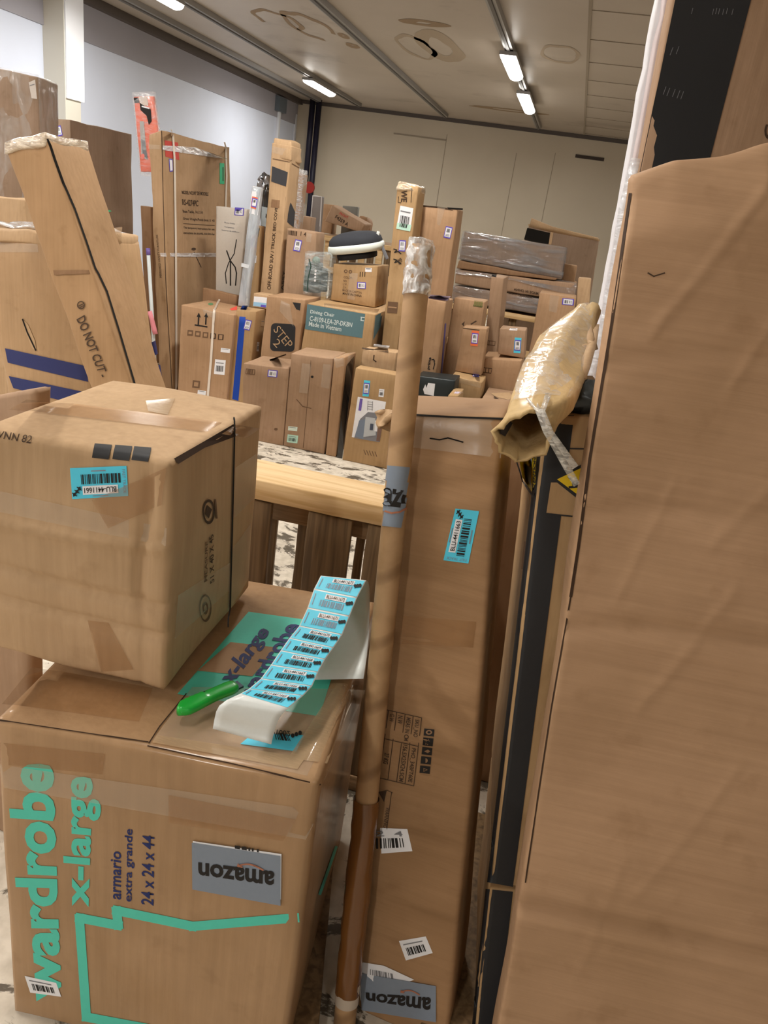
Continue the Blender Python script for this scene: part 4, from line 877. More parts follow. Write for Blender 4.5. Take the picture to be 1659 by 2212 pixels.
# left part of the front row
ba = cb('tan box with two printed upward arrows and a white strap, left of the pile', [(391.5, 658), (507, 680), (489, 870), (384, 850)], Y=5.22, depth=.44, mat=KR)
d = Decal(ba, .0015)
for x in (429, 445): d.line([(x - .5, 700), (x + .5, 681)], 3, INK, 0); d.poly([(x - 4, 684), (x + .8, 675), (x + 5, 686)], INK, 0)
d.line([(422, 702), (447, 706)], 3, INK, 0)
for i in range(5):
    cx = 411 + i * 16.5; d.grid(q(cx, 719 + i * 2.3, 12, 12, 5), INKF if i < 3 else INKB, 0, 1, 1); d.grid(q(cx, 719 + i * 2.3, 7, 5 + i, 5), KR, 1, 1, 1)
d.grid(q(424, 830, 16, 16, 6), INKF, 0, 1, 1); d.grid(q(424, 830, 9, 9, 6), KR, 1, 1, 1); d.disc(455, 657, 6, 2.6, flat('green_smear', (90, 130, 90)), 0, 10); d.poly([(496, 668), (512, 661), (512, 670), (500, 671)], flat('red_sticker', (220, 80, 66)), 0); d.build('printed_marks')
d = Decal(ba, .004); d.line([(463, 671), (461, 700), (456, 780), (449, 858)], 5, flat('white_strap', (222, 210, 196), .35), 0, 10); d.line([(463, 671), (470, 655), (474, 648)], 4, flat('white_strap', (222, 210, 196), .35), 0, 3); d.build('strap')
white_label(ba, q(475, 793, 23, 32, 5), 4, barc=True); white_label(ba, q(487, 757, 20, 9, 7), 4, barc=False); white_label(ba, q(436, 848, 18, 9, 8), 4, barc=False); tape_part(ba, [[(438, 665), (468, 670), (466, 690), (440, 678)]], TAPEG)
bb = cb('narrow tan box with a broad blue vertical stripe, beside the arrow box', [(511, 668), (554, 672), (533, 875), (492, 866)], Y=5.26, back=(577, 668), mat=KRY)
d = Decal(bb, .0015); d.grid([(519, 668), (532, 669), (515, 866), (502, 862)], flat('royal_blue', (16, 66, 168), .45), 0, 2, 12); d.grid([(519, 668), (532, 669), (536, 660), (524, 660)], flat('royal_blue', (16, 66, 168), .45), 0, 2, 2); d.build('blue_stripe')
sticker_at(bb, 535, 702, 14, 22, 14, seed=5); white_label(bb, q(567, 698, 7, 14, 4), 1, barc=False, mat=KR2); white_label(bb, q(557, 749, 5, 20, 4), 2)
zb_ = ztop_of(bb)
bl = cb('small box with a white and blue label standing on the blue-striped box', [(548, 633), (580, 638), (577, 672), (545, 667)], Y=5.42, depth=.14, floor=ztop_of(bb) + .002, mat=KR2, n=(3, 3, 3), amp=.003, bev=.004)
d = Decal(bl, .0015); d.grid([(549, 640), (577, 643), (575, 664), (547, 661)], WHITE, 0, 2, 2); d.grid([(548, 652), (576, 655), (575, 664), (547, 661)], flat('sky_blue', (150, 195, 226)), 1, 2, 2); d.grid(q(569, 661, 11, 5, 6), PURP, 2, 1, 1); d.build('picture_label')
bstep = cb('tan box with a big black rounded logo square on it, behind the front row', [(577, 639), (660, 648), (640, 790), (562, 780)], Y=5.2, depth=.34, mat=KR)
d = Decal(bstep, .0015)
def rsq(d, cx, cy, w, h, r, ang, m, lvl):
    a = math.radians(ang); pts = []
    for sx_, sy_, a0 in ((1, -1, -90), (1, 1, 0), (-1, 1, 90), (-1, -1, 180)):
        for k in range(5):
            t_ = math.radians(a0 + k * 22.5); x = sx_ * (w / 2 - r) + r * math.cos(t_); y = sy_ * (h / 2 - r) + r * math.sin(t_); pts.append((cx + x * math.cos(a) - y * math.sin(a), cy + x * math.sin(a) + y * math.cos(a)))
    d.poly(pts, m, lvl)
rsq(d, 611, 729, 53, 60, 9, 3, BLK, 0)
d.text('STEP', [(603, 702), (634, 742), (621, 755), (590, 713)], KR2, 1, -.004); d.text('2', [(600, 730), (608, 740), (598, 752), (589, 742)], KR2, 1, -.004); d.poly([(632, 653), (650, 655), (648, 671), (640, 668)], BLK, 0); d.build('printed_logo')
tape_part(bstep, [[(608, 641), (624, 643), (634, 705), (604, 672)]], TAPEG)
bdin = cb('long tan box with a teal-grey printed band reading Dining Chair', [(665, 654), (811, 679), (796, 800), (648, 772)], Y=5.18, depth=.74, mat=KRY, n=(10, 8, 8))
TG = flat('teal_grey_print', (92, 124, 132), .5); LT = flat('pale_print', (206, 220, 220), .5)
d = Decal(bdin, .0015); d.grid([(664, 657), (811, 682), (806, 734), (659, 711)], TG, 0, 6, 3); d.grid([(811, 682), (826, 674), (822, 705), (806, 734)], TG, 0, 2, 2)
d.text('Dining Chair', [(671, 669), (723, 677), (722, 687), (670, 679)], LT, 1, .015); d.text('C-8109-LEA-2P-DKBN', [(670, 682), (762, 697), (760, 707), (669, 693)], LT, 1, .015); d.text('Made in Vietnam', [(668, 694), (738, 706), (737, 716), (667, 704)], LT, 1, .015)
d.line([(780, 685), (787, 686)], 2, LT, 1); d.line([(781, 685), (780, 692), (786, 693)], 2, LT, 1); d.build('printed_band')
tape_part(bdin, [[(700, 655), (820, 668), (812, 682), (700, 662)]], RIP)
bf = cb('low crushed box with a paper on top, right of the large seamed box', [(783, 754), (856, 763), (852, 812), (779, 790)], Y=4.98, depth=.15, mat=KR2, amp=.008)
white_label(bf, [(808, 743), (842, 747), (838, 754), (806, 749)], 3, barc=False); d = Decal(bf, .0015); d.line([(808, 768), (807, 777), (812, 781)], 2.5, INKB, 0); d.line([(783, 752), (856, 763)], 2.5, INKB, 0, 4); d.build('printed_marks')

# box with the black seat on it
zd = ztop_of(bdin)
bg = cb('yellowish box marked Made in China carrying the black seat', [(720, 569), (816, 575), (810, 662), (714, 649)], Y=5.5, depth=.36, floor=zd + .003, mat=KRY)
d = Decal(bg, .0015); d.disc(747, 586, 4, 4, INKF, 0, 10, inner=.5); d.disc(757, 587, 4, 4, INKF, 0, 10, inner=.5); d.text('COLOR:', [(743, 596), (762, 598), (762, 603), (742, 601)], INKF, 0)
d.text('NO.', [(742, 604), (750, 605), (750, 610), (742, 609)], INKF, 0); d.text('L.W.', [(741, 611), (750, 612), (750, 617), (741, 616)], INKF, 0); d.text('G.W.', [(741, 618), (749, 619), (749, 624), (741, 623)], INKF, 0)
d.text('MADE IN CARTON', [(740, 624), (781, 630), (781, 635), (740, 629)], INKF, 0); d.text('MADE IN CHINA', [(741, 631), (782, 637), (781, 642), (740, 636)], INKB, 0)
for x in (778, 783, 788): d.line([(x + .5, 588), (x - .2, 597)], 1.8, INKB, 0)
d.build('printed_marks')
sticker_at(bg, 781, 616.5, 19, 14, 3, kind='land', seed=7); white_label(bg, q(796, 583, 14, 9, 2), 2, barc=False, txt='882')
tape_part(bg, [[(757, 571), (776, 572), (766, 648), (750, 646)]], TAPEG)
# the seat: a padded black oval in a white rim, with a folded buckle strap
zg = ztop_of(bg)
sc = (aty(768, 548, 5.62)); SX, SY = .205, .16
seat = empty('booster_seat', (sc.x, sc.y, zg)); tag(seat, 'black padded oval seat with a white rim lying tilted on a box', 'child seat')
tilt = Matrix.Rotation(-math.radians(13), 4, 'Y') @ Matrix.Rotation(math.radians(6), 4, 'X')
def oval(prof, m, name):
    bm = bmesh.new(); pr = None
    for r, z in prof:
        ring = []
        for j in range(40):
            a = 2 * math.pi * j / 40; c_, s_ = math.cos(a), math.sin(a); e = .8
            p = Vector((SX * r * abs(c_) ** e * (1 if c_ > 0 else -1), SY * r * abs(s_) ** e * (1 if s_ > 0 else -1), z)); ring.append(bm.verts.new(Vector((sc.x, sc.y, zg + .098)) + tilt @ p))
        if pr:
            for j in range(40): bm.faces.new((pr[j], pr[(j + 1) % 40], ring[(j + 1) % 40], ring[j]))
        pr = ring
    bm.faces.new(pr); bmesh.ops.recalc_face_normals(bm, faces=bm.faces); bm.normal_update(); bv = BVHTree.FromBMesh(bm); o = link(name, bm, m, seat); return o, bv
oval([(.9, -.028), (1.0, -.02), (1.03, 0), (1.02, .022), (.97, .03), (.9, .03)], flat('white_plastic', (224, 232, 226), .35), 'rim')
po, pb = oval([(.965, .022), (.975, .036), (.93, .066), (.8, .09), (.55, .105), (.25, .112), (.02, .113)], flat('charcoal_fabric', (52, 54, 60), .85), 'padding')
oval([(.72, -.074), (.74, -.05), (.72, -.03), (.6, -.028)], flat('black_plastic_dull', (28, 28, 30), .5), 'base')
SB_ = Box(); SB_.bvh = pb; SB_.pl = None; SB_.o = po
d = Decal(SB_, .001); d.grid([(748, 536), (765, 531), (764, 541), (749, 544)], INK, 0, 2, 2); d.text('chicco', [(750, 538), (763, 533.5), (762.5, 538.5), (750, 542)], flat('pale_mark', (220, 220, 222)), 1, .02); d.build('brand_patch')
def bar(p0, p1, r, m, name, parent, sq=True):
    bm = bmesh.new(); t_ = (p1 - p0).normalized(); a = t_.cross(Vector((0, 1, 0))).normalized() * r; b_ = t_.cross(a).normalized() * r * .5
    c = [p0 - a - b_, p0 + a - b_, p0 - a + b_, p0 + a + b_, p1 - a - b_, p1 + a - b_, p1 - a + b_, p1 + a + b_]
    bm.free(); return link(name, hexa_bm(c, (2, 2, 6), r * .3, .001, 20, 2), m, parent)
PS = flat('pale_strap', (222, 226, 224), .45); AT = lambda u, v: aty(u, v, 5.60)
bar(AT(818, 500), AT(812, 520), .012, PS, 'strap', seat); bar(AT(813, 512), AT(823, 532), .02, PS, 'buckle', seat); bar(AT(821, 524), AT(837, 560), .012, flat('grey_strap', (120, 122, 128), .6), 'strap', seat)
# bag with the green tool
bgp = [(656, 541), (716, 546), (712, 640), (652, 634)]
bag = carton('plastic_bag', 'clear plastic bag holding a dark green garden tool, between two tan boxes', bgp, Y=5.46, depth=.14, mat=film('bag_film', (206, 218, 220), .22, 7, .1, .8), cat='packaged tool', amp=.014, bev=.03, floor=ztop_of(bstep) * 0 + max(ztop_of(bstep), zd) + .002)
PT = lambda u, v, y=5.53: aty(u, v, y)
dkg = flat('dark_green_plastic', (28, 60, 48), .4); 
bar(PT(682, 566), PT(678, 632), .055, flat('dark_tool_body', (48, 60, 62), .35, .5), 'tool_body', bag.o); bar(PT(668, 575), PT(662, 630), .025, dkg, 'handle', bag.o); bar(PT(700, 580), PT(698, 630), .03, flat('dark_tool_body', (48, 60, 62), .35, .5), 'battery_case', bag.o)
bm = bmesh.new(); bmesh.ops.create_icosphere(bm, subdivisions=3, radius=.03, matrix=Matrix.Translation(PT(683, 563, 5.5))); link('knob', bm, flat('grey_green_plastic', (120, 140, 130), .4), bag.o)
d = Decal(bag, .003)
for i in range(4): d.disc(682 - i * .4, 585 + i * 7, 2.3, 2.6, WHITE, 0, 8, inner=.3)
d.line([(668, 560), (672, 575), (666, 600), (664, 628)], 2, dkg, 0, 4); d.build('printed_letters')
bh = cb('upright tan box with a purple-edged label, behind the bagged tool', [(620, 493), (684, 502), (676, 640), (612, 632)], Y=5.66, depth=.2, mat=KR3)
sticker_at(bh, 643, 530.5, 15, 25, 12, seed=9); d = Decal(bh, .0015); d.bars([(622, 497), (644, 500), (643, 510), (622, 507)], INKB, 0, 8); d.text('1 4', [(650, 500), (662, 502), (661, 511), (649, 509)], INKB, 0); d.build('printed_marks'); tape_part(bh, [[(663, 500), (674, 501), (672, 524), (661, 522)]], TAPEG)

# tall things at the back left of the pile
bi = cb('very tall slim carton with black squares reading Off-Road SUV / Truck Bed Cover', [(588, 308), (630, 316), (598, 660), (560, 655)], Y=5.7, back=(650, 330), mat=KR2, n=(4, 5, 34), amp=.006, name='long_carton')
d = Decal(bi, .0018); d.grid([(588, 359), (622, 372), (618, 403), (586, 392)], DKG, 0, 2, 2); d.poly([(617, 425), (629, 440), (637, 458), (634, 491), (624, 483), (614, 474)], DKG, 0)
d.text('OFF-ROAD SUV / TRUCK BED COVER', [(577, 625), (595, 440), (601, 440), (585, 626)], INKB, 0, .02); d.text('ASSY', [(606, 628), (611, 584), (616, 584), (612, 628)], INKB, 0, .02); d.grid(q(595, 440, 18, 17, 6), KRD, 0, 1, 1); d.line([(590, 343), (625, 350), (645, 362)], 2, INKF, 0, 3); d.build('printed_marks')
tape_part(bi, [[(589, 316), (630, 324), (628, 340), (588, 330)]], TAPEG)
# crumpled carton end sleeve on top
ci = [atc for atc in (bi.c[4], bi.c[5], bi.c[6], bi.c[7])]; up_ = Vector((-.006, 0, .075)); cen_ = sum(ci, Vector()) / 4
cs = [c_.lerp(cen_, -.04) - Vector((0, 0, .10)) for c_ in ci] + [c_.lerp(cen_, .06) + up_ * .5 for c_ in ci]
link('crushed_end', hexa_bm(cs, (4, 4, 4), .012, .012, 12, 4), KR2, bi.o)
bi2 = cb('tan board wrapped in clear film standing right of the truck bed cover carton', [(633, 372), (655, 376), (640, 520), (622, 516)], Y=6.12, depth=.12, mat=KR3, n=(3, 3, 20))
cF = bi2.c; link('stretch_film', hexa_bm([p + (p - sum(cF, Vector()) / 8) * .04 for p in cF], (3, 3, 24), .012, .012, 12, 3), film('loose_film', (236, 236, 238), .3, 24, .12, .9), bi2.o)
bs = carton('foil_bag', 'long silvery see-through bag with a white card, leaning beside the slim brown box', [(544, 401), (563, 405), (533, 664), (513, 657)], Y=5.62, depth=.07, mat=film('silver_bag', (196, 204, 212), .8, 9, .16, .6, (1, 1, .3)), cat='long bag', amp=.008, bev=.012, n=(3, 3, 24), floor=ztop_of(ba) * 1 + .0)
d = Decal(bs, .002); d.grid([(546, 402), (564, 406), (556, 465), (539, 461)], WHITE, 0, 2, 4); d.grid([(545, 424), (557, 427), (553, 452), (542, 449)], ORNG, 1, 1, 1); d.grid([(545.5, 427), (556.5, 430), (553.5, 449), (543, 446)], PURP, 2, 1, 1); d.grid([(547, 429.5), (555, 432), (552.5, 446), (544.5, 444)], WHITE, 3, 1, 1); d.bars([(547.5, 431), (553, 432), (552, 438), (546.5, 437)], INK, 4, 5); d.grid([(522, 568), (539, 572), (537, 580), (521, 576)], flat('clear_tape_strip', (214, 220, 226), .3), 0, 1, 1); d.build('card')
bt = cb('slim brown box with a dark end and an orange-edged label, beside the silvery bag', [(546, 486), (563, 489), (556, 662), (536, 660)], Y=5.74, depth=.09, mat=KRY, n=(3, 3, 16), amp=.003)
d = Decal(bt, .0015); d.grid([(546, 487), (562, 490), (558, 512), (544, 509)], flat('dark_teal', (36, 52, 60), .4), 0, 1, 2); d.build('dark_end'); sticker_at(bt, 548.5, 524, 10, 20, 5, seed=3, frame=ORNG, kind='plain'); white_label(bt, q(551, 560, 6, 16, 5), 4, barc=False)
bk = carton('black_bag', 'black plastic-wrapped package with a grey card behind the slim brown box', [(564, 392), (584, 396), (573, 648), (556, 645)], Y=5.95, depth=.09, mat=flat('shiny_black_film', (40, 40, 42), .16, .7, coat=.6), cat='wrapped package', amp=.02, bev=.02, n=(3, 3, 24), floor=0, freq=14)
d = Decal(bk, .004); d.grid([(566, 446), (579, 449), (576, 490), (564, 487)], flat('grey_card', (176, 188, 194), .4), 0, 2, 3); d.build('card')
bm = bmesh.new(); bmesh.ops.create_icosphere(bm, subdivisions=3, radius=1)
cc = aty(572, 400, 5.99)
for v in bm.verts: n_ = v.co.copy(); v.co = cc + Vector((n_.x * .06, n_.y * .04, n_.z * .09)) + noise.noise_vector(n_ * 3) * .035
link('gathered_plastic', bm, flat('crinkled_foil', (150, 150, 154), .15, .8, metal=.5), bk.o)
bw = cb('white tall box with a black flame-shaped line drawing, leaning by the big model-number carton', [(466, 445), (533, 452), (518, 628), (466, 622)], Y=5.86, depth=.14, mat=flat('off_white_board', (206, 198, 188), .6), name='white_box', cat='white box')
sticker_at(bw, 517, 457, 20, 17, 4, kind='land', seed=8)
d = Decal(bw, .0015); d.text('Phone Hubby', [(485, 479), (508, 482), (508, 486), (485, 483)], GREY, 0); d.text('Companion', [(485, 488), (506, 491), (506, 495), (485, 492)], GREY, 0); d.text('Soporte de telefono', [(479, 495), (517, 500), (517, 504), (479, 499)], GREY, 0)
d.line([(490, 542), (497, 562), (508, 577), (511, 590), (509, 616)], 2.6, INK, 0, 3); d.line([(511, 518), (506, 548), (494, 568), (487, 590), (489, 612)], 2.0, INK, 0, 3); d.line([(498, 566), (498, 616)], 2.8, INK, 0, 3); d.build('line_drawing')
b3 = cb('small brown box lying in front of the white flame box', [(437, 622), (512, 638), (508, 680), (436, 668)], Y=5.68, back=(515, 624), mat=KRD, amp=.008)
bw2 = cb('brown strip of carton showing behind the white flame box', [(515, 500), (533, 502), (528, 600), (513, 598)], Y=5.84, depth=.02, mat=KR, amp=.003, n=(2, 2, 6)) if False else None
RS = cb('huge tan upright carton with model number print and white straps, left of the pile', [(322, 290), (349, 281), (374, 850), (346, 846)], Y=5.5, back=(497, 313), mat=cardboard('kraft_board_rs', (180, 148, 114)), n=(4, 12, 34), amp=.010, name='upright_carton')
d = Decal(RS, .002); F = INKB
d.text('MODEL NO./N° DE MODELE', [(392, 411), (450, 415), (450, 423), (393, 419)], F, 0, .02); d.text('RS-4274PC', [(393, 430), (428, 433), (428, 446), (394, 443)], F, 0, .02); d.text('Base Table, 14.15 ft', [(394, 453), (438, 456), (438, 463), (395, 460)], F, 0); d.text('Gross Weight/Poids brut: 5  43', [(395, 469), (463, 474), (463, 481), (395, 476)], F, 0)
d.text('This temporary instructions for use', [(396, 489), (463, 493), (463, 499), (396, 495)], F, 0); d.text('instructions de sécurité, doit être lue', [(396, 500), (463, 503), (463, 509), (396, 506)], F, 0); d.line([(396, 483), (463, 487)], 1, F, 0, 2)
d.grid([(355, 303), (384, 308), (387, 346), (357, 338)], REDM, 0, 3, 3); d.text('MIRRORED VANITY FURNITURE', [(337, 505), (343, 505), (350, 600), (343, 600)][::-1] if False else [(345, 600), (337, 507), (341, 507), (350, 600)], F, 0, .0); d.disc(418, 538, 5, 3, F, 0, 10); d.line([(419, 545), (434, 577)], 1.6, F, 0); d.line([(349, 283), (352, 400), (358, 600), (372, 846)], 1.4, F, 0, 10); d.build('printed_marks')
d = Decal(RS, .008); STRM = flat('white_strap', (222, 210, 196), .35)
d.line([(371, 282), (375, 340), (378, 520), (379, 700), (379, 845)], 4.2, STRM, 0, 10); d.line([(486, 309), (488, 380), (486, 446)], 3.6, STRM, 0, 6); d.build('strap')
d = Decal(RS, .006); d.grid([(321, 312), (352, 314), (352, 323), (321, 322)], TAPEG, 0, 4, 1); d.grid([(350, 314), (420, 318), (497, 338), (496, 346), (420, 328), (350, 324)][:2] + [(497, 345), (350, 324)], FILMW, 0, 10, 2); d.grid([(346, 546), (467, 546), (467, 555), (348, 554)], FILMW, 0, 10, 2); d.build('film_band')
d = Decal(RS, .003); d.grid([(364, 343), (372, 344), (373, 370), (366, 371)], PURP, 0, 1, 2); d.grid([(365.5, 345), (371, 346), (372, 368), (367, 369)], WHITE, 1, 1, 2); d.build('price_label'); d = Decal(RS, .003); d.grid([(474, 352), (484, 353), (484, 398), (474, 397)], GRN, 0, 1, 3); d.line([(481, 362), (481, 390)], 2, INKB, 1); d.build('green_label')
# orange tool card hung behind it
ot = carton('tool_package', 'orange blister card with a black-handled tool, poking out behind the upright carton', [(288, 209), (331, 207), (352, 372), (304, 371)], Y=6.34, depth=.03, mat=flat('orange_card', (226, 92, 44), .35, .5, coat=.5), cat='packaged tool', amp=.003, bev=.006, n=(3, 2, 10))
d = Decal(ot, .003); d.grid([(289, 211), (299, 211), (302, 222), (291, 223)], INK, 0, 1, 1); d.grid([(300, 210), (318, 209), (321, 228), (304, 228)], flat('pale_card', (206, 190, 180), .4), 0, 1, 1); d.poly([(302, 222), (314, 230), (326, 236), (328, 262), (322, 270), (317, 250), (304, 238)], INK, 1); d.line([(308, 230), (322, 234)], 3, WHITE, 2); d.grid([(302, 262), (311, 262), (318, 345), (306, 340)], flat('saw_steel', (176, 172, 168), .3, metal=.3), 0, 1, 3); d.poly([(305, 300), (313, 304), (320, 345), (309, 335)], flat('grey_grip', (120, 122, 126)), 1); d.disc(309, 338, 4, 6, flat('pink_mark', (230, 130, 120)), 2, 10); d.build('printed_card')
cF = ot.c; link('blister', hexa_bm([p + (p - sum(cF, Vector()) / 8) * .12 for p in cF], (3, 2, 8), .01, .004, 9, 3), film('blister', (240, 240, 240), .16, 10, .08, .4), ot.o)
cb('thin brown carton standing behind the left edge of the upright carton', [(303, 444), (326, 447), (334, 660), (312, 658)], Y=6.36, depth=.10, mat=KRD, n=(3, 3, 14))
pw0, pw1 = aty(320, 541, 5.46), aty(329, 690, 5.40); pw1 = pw1 + (pw1 - pw0) * ((.005 - pw1.z) / (pw1.z - pw0.z))
def rod(name, label, cat, p0, p1, r, m, group=None):
    bm = bmesh.new(); dd = p1 - p0; bmesh.ops.create_cone(bm, cap_ends=True, segments=14, radius1=r, radius2=r, depth=dd.length, matrix=Matrix.Translation((p0 + p1) / 2) @ dd.to_track_quat('Z', 'Y').to_matrix().to_4x4())
    o = link(name, bm, m); tag(o, label, cat, group); return o
wr = rod('white_pole', 'thin white pole with a purple end leaning left of the upright carton', 'pole', pw1, pw0, .014, flat('white_pole_paint', (216, 224, 226), .4))
bm = bmesh.new(); dd = pw0 - pw1; bmesh.ops.create_cone(bm, cap_ends=True, segments=14, radius1=.016, radius2=.016, depth=.05, matrix=Matrix.Translation(pw0 - dd.normalized() * .01) @ dd.to_track_quat('Z', 'Y').to_matrix().to_4x4()); link('end_cap', bm, flat('purple_cap', (120, 100, 170), .4), wr)
ribbon([aty(323, 672, 5.36), aty(328, 690, 5.36), aty(333, 712, 5.36), aty(336, 722, 5.36)], .035, flat('pink_tag', (236, 150, 160), .5), 'pink_tag', wr)

# left side: gaylord, long slit carton, cartons by the wall
gb = carton('gaylord_box', 'very large tan carton with two dark blue stripes round its base, at the left', [(-70, 500), (150, 522), (208, 870), (12, 834)], Y=3.16, back=(299, 476), floor=0, mat=cardboard('kraft_board_gaylord', (184, 150, 112), coat=.15), n=(14, 14, 16), amp=.016, bev=.02, freq=3, cat='bulk carton', bulge=.02)
SN = flat('navy_stripe', (44, 50, 100), .55)
d = Decal(gb, .004)
d.grid([(12, 752), (203, 794), (206, 828), (18, 783)], SN, 0, 10, 2); d.grid([(203, 794), (337, 735), (342, 764), (206, 828)], SN, 0, 10, 2); d.grid([(20, 812), (208, 852), (210, 885), (30, 838)], SN, 0, 10, 2); d.grid([(208, 852), (347, 787), (351, 815), (210, 885)], SN, 0, 10, 2); d.build('blue_stripes')
d = Decal(gb, .003); d.grid([(-10, 500), (80, 512), (84, 545), (-10, 545)], TAPEG, 0, 6, 3); d.grid([(190, 500), (265, 490), (262, 525), (195, 545)], RIP, 0, 6, 3); d.poly([(48, 687), (62, 702), (76, 735), (80, 758), (70, 752), (58, 722)], KR2, 0); d.line([(50, 690), (60, 718), (78, 756)], 3, DARKGAP, 1, 3); d.disc(236, 551, 11, 13, KR2, 0, 16); d.build('torn_tape')
# loose paper and film over its open top
zt_ = ztop_of(gb)
d = Decal(gb, .006); d.poly([(192, 452), (214, 446), (243, 456), (220, 464), (193, 465)], GRN, 0); d.text('21-08', [(197, 453), (212, 453), (212, 458), (197, 458)], INKB, 1, .02); d.build('green_paper')
cA = [gb.c[i].copy() for i in (4, 5, 6, 7)]; cs = [c_ + Vector((0, 0, -.03)) + (c_ - (cA[0] + cA[3]) / 2) * .03 for c_ in cA] + [c_ + Vector((0, 0, .03)) + (c_ - (cA[0] + cA[3]) / 2) * .01 for c_ in cA]
link('folded_rim', hexa_bm(cs, (14, 14, 2), .015, .018, 7, 6), KR2, gb.o)
cs = [c_ + Vector((0, 0, .03)) - (c_ - (cA[0] + cA[3]) / 2) * .1 for c_ in cA] + [c_ + Vector((0, 0, .05)) - (c_ - (cA[0] + cA[3]) / 2) * .15 for c_ in cA]
link('plastic_cover', hexa_bm(cs, (12, 12, 2), .01, .03, 9, 8), film('crumpled_cover', (238, 238, 240), .5, 16, .12, .9), gb.o)
dn_d = crease([(.865, -.012), (.85, .012)], .004)
dn = carton('long_carton', 'long slit carton printed DO NOT CUT, leaning against the blue-striped bulk carton', [(10, 316), (102, 300), (296, 872), (208, 872)], Y=2.72, yaw=0, lean=0, depth=.26, floor=0, mat=cardboard('kraft_board_long', (180, 144, 106)), n=(6, 4, 60), amp=.006, bev=.01)
d = Decal(dn, .003)
ed = [(104, 302), (118, 345), (136, 395), (160, 450), (185, 520), (205, 580), (212, 592), (230, 630), (258, 720), (296, 850)]
d.line(ed, 4.0, DARKGAP, 0, 3); d.grid([(116, 584), (206, 583), (209, 590), (118, 594)], KRD, 0, 6, 1)
d.text('DO NOT CUT -', [(176, 682), (232, 812), (218, 815), (162, 690)][0:0] or [(184, 680), (236, 812), (217, 815), (166, 690)], INKB, 1, .015); d.disc(176, 659, 8.5, 9, INKB, 1, 18, inner=.75); d.line([(171, 661), (181, 656)], 2, INKB, 1); d.line([(172, 665), (182, 660)], 2, INKB, 1); d.build('printed_warning')
cs = dn.c; ctop = [cs[i] for i in (4, 5, 6, 7)]; cc = sum(ctop, Vector()) / 4
link('taped_end', hexa_bm([p.lerp(cc, -.05) - Vector((0, 0, .03)) for p in ctop] + [p.lerp(cc, .0) + Vector((0, 0, .02)) for p in ctop], (6, 4, 2), .012, .012, 14, 7), film('end_tape', (230, 214, 190), .7, 20, .15, .6), dn.o)
tl = cb('plain tan carton by the pilaster at the left wall', [(104, 257), (151, 259), (162, 500), (114, 498)], Y=6.0, back=(284, 287), mat=KRG, n=(4, 12, 14), amp=.008, name='upright_carton')
sticker_at(tl, 127, 283, 13, 22, -12, seed=3)
lb = cb('tall film-wrapped brown carton at the far left edge', [(-70, 136), (82, 166), (92, 520), (-70, 500)], Y=4.9, yaw=18, depth=.4, mat=KRG, n=(10, 6, 18), amp=.010, name='upright_carton')
cF = lb.c; link('stretch_film', hexa_bm([p + (p - sum(cF, Vector()) / 8) * .012 for p in cF], (10, 6, 18), .012, .006, 9, 3), film('thin_film', (220, 216, 212), .16, 9, .12, .7, (1, 1, .5)), lb.o)
white_label(lb, [(62, 178), (76, 172), (80, 214), (68, 212)], 3, barc=False, mat=flat('grey_white', (196, 186, 178)))
cb('brown carton behind the bulk carton, showing over its left rim', [(-60, 420), (52, 430), (60, 520), (-60, 510)], Y=4.3, depth=.4, mat=KR2, n=(6, 5, 8), amp=.02)
cb('dark brown carton in the gap left of the blue-striped bulk carton', [(-80, 640), (0, 660), (30, 860), (-60, 840)], Y=2.35, depth=.4, mat=KRD, n=(5, 5, 8)) if False else None

# right half of the pile
bj = cb('tall slim carton printed WE with a white label near its top, middle of the pile', [(858, 398), (904, 403), (862, 735), (826, 728)], Y=5.32, back=(922, 401), mat=KRY, n=(4, 4, 26), amp=.005, name='long_carton')
d = Decal(bj, .0018); d.text('WE', [(874, 408), (872, 437), (862, 436), (864, 407)][::-1] if False else [(880, 411), (879, 437), (866, 436), (867, 410)], INKB, 0, .03); d.line([(862, 405), (890, 408), (888, 437)], 1.6, INKB, 0); d.line([(861, 425), (860, 437), (866, 438)], 1.6, INKB, 0)
for y in (540, 562): d.line([(851, y - 2), (857, y), (853, y + 5), (860, y + 3), (866, y + 8)], 2.4, INK, 0)
d.text('SELL', [(866, 556), (870, 566), (862, 572), (858, 562)], INKB, 0, .03); d.grid(q(848, 664, 22, 24, 5), INKF, 0, 1, 1); d.grid(q(848, 664, 18, 3, 5), KR, 1, 1, 1); d.build('printed_marks')
white_label(bj, [(865, 444), (893, 450), (886, 500), (856, 494)], 4); d = Decal(bj, .0025); d.grid([(858, 481), (889, 486), (886, 500), (856, 494)], flat('mint_paper', (186, 224, 206), .5), 0, 1, 1); d.bars([(864, 482), (882, 485), (880, 493), (862, 490)], INK, 1, 8); d.build('mint_label'); sticker_at(bj, 869, 531, 14, 24, 4, seed=5)
cF = bj.c; cc = [cF[i] for i in (4, 5, 6, 7)]; cen_ = sum(cc, Vector()) / 4
link('taped_end', hexa_bm([p.lerp(cen_, -.06) - Vector((0, 0, .035)) for p in cc] + [p.lerp(cen_, .05) + Vector((0, 0, .012)) for p in cc], (3, 3, 3), .01, .012, 14, 9), film('end_tape2', (222, 204, 178), .55, 20, .15, .6), bj.o)
bk_ = cb('tall plain tan carton with torn top flaps, right of the WE carton', [(902, 443), (989, 452), (963, 645), (876, 640)], Y=5.62, back=(1003, 448), mat=KR, n=(6, 5, 18), amp=.006, name='upright_carton')
sticker_at(bk_, 968, 502, 15, 25, 13, seed=6); tape_part(bk_, [[(945, 447), (962, 449), (950, 488), (944, 484)]], TAPEG)
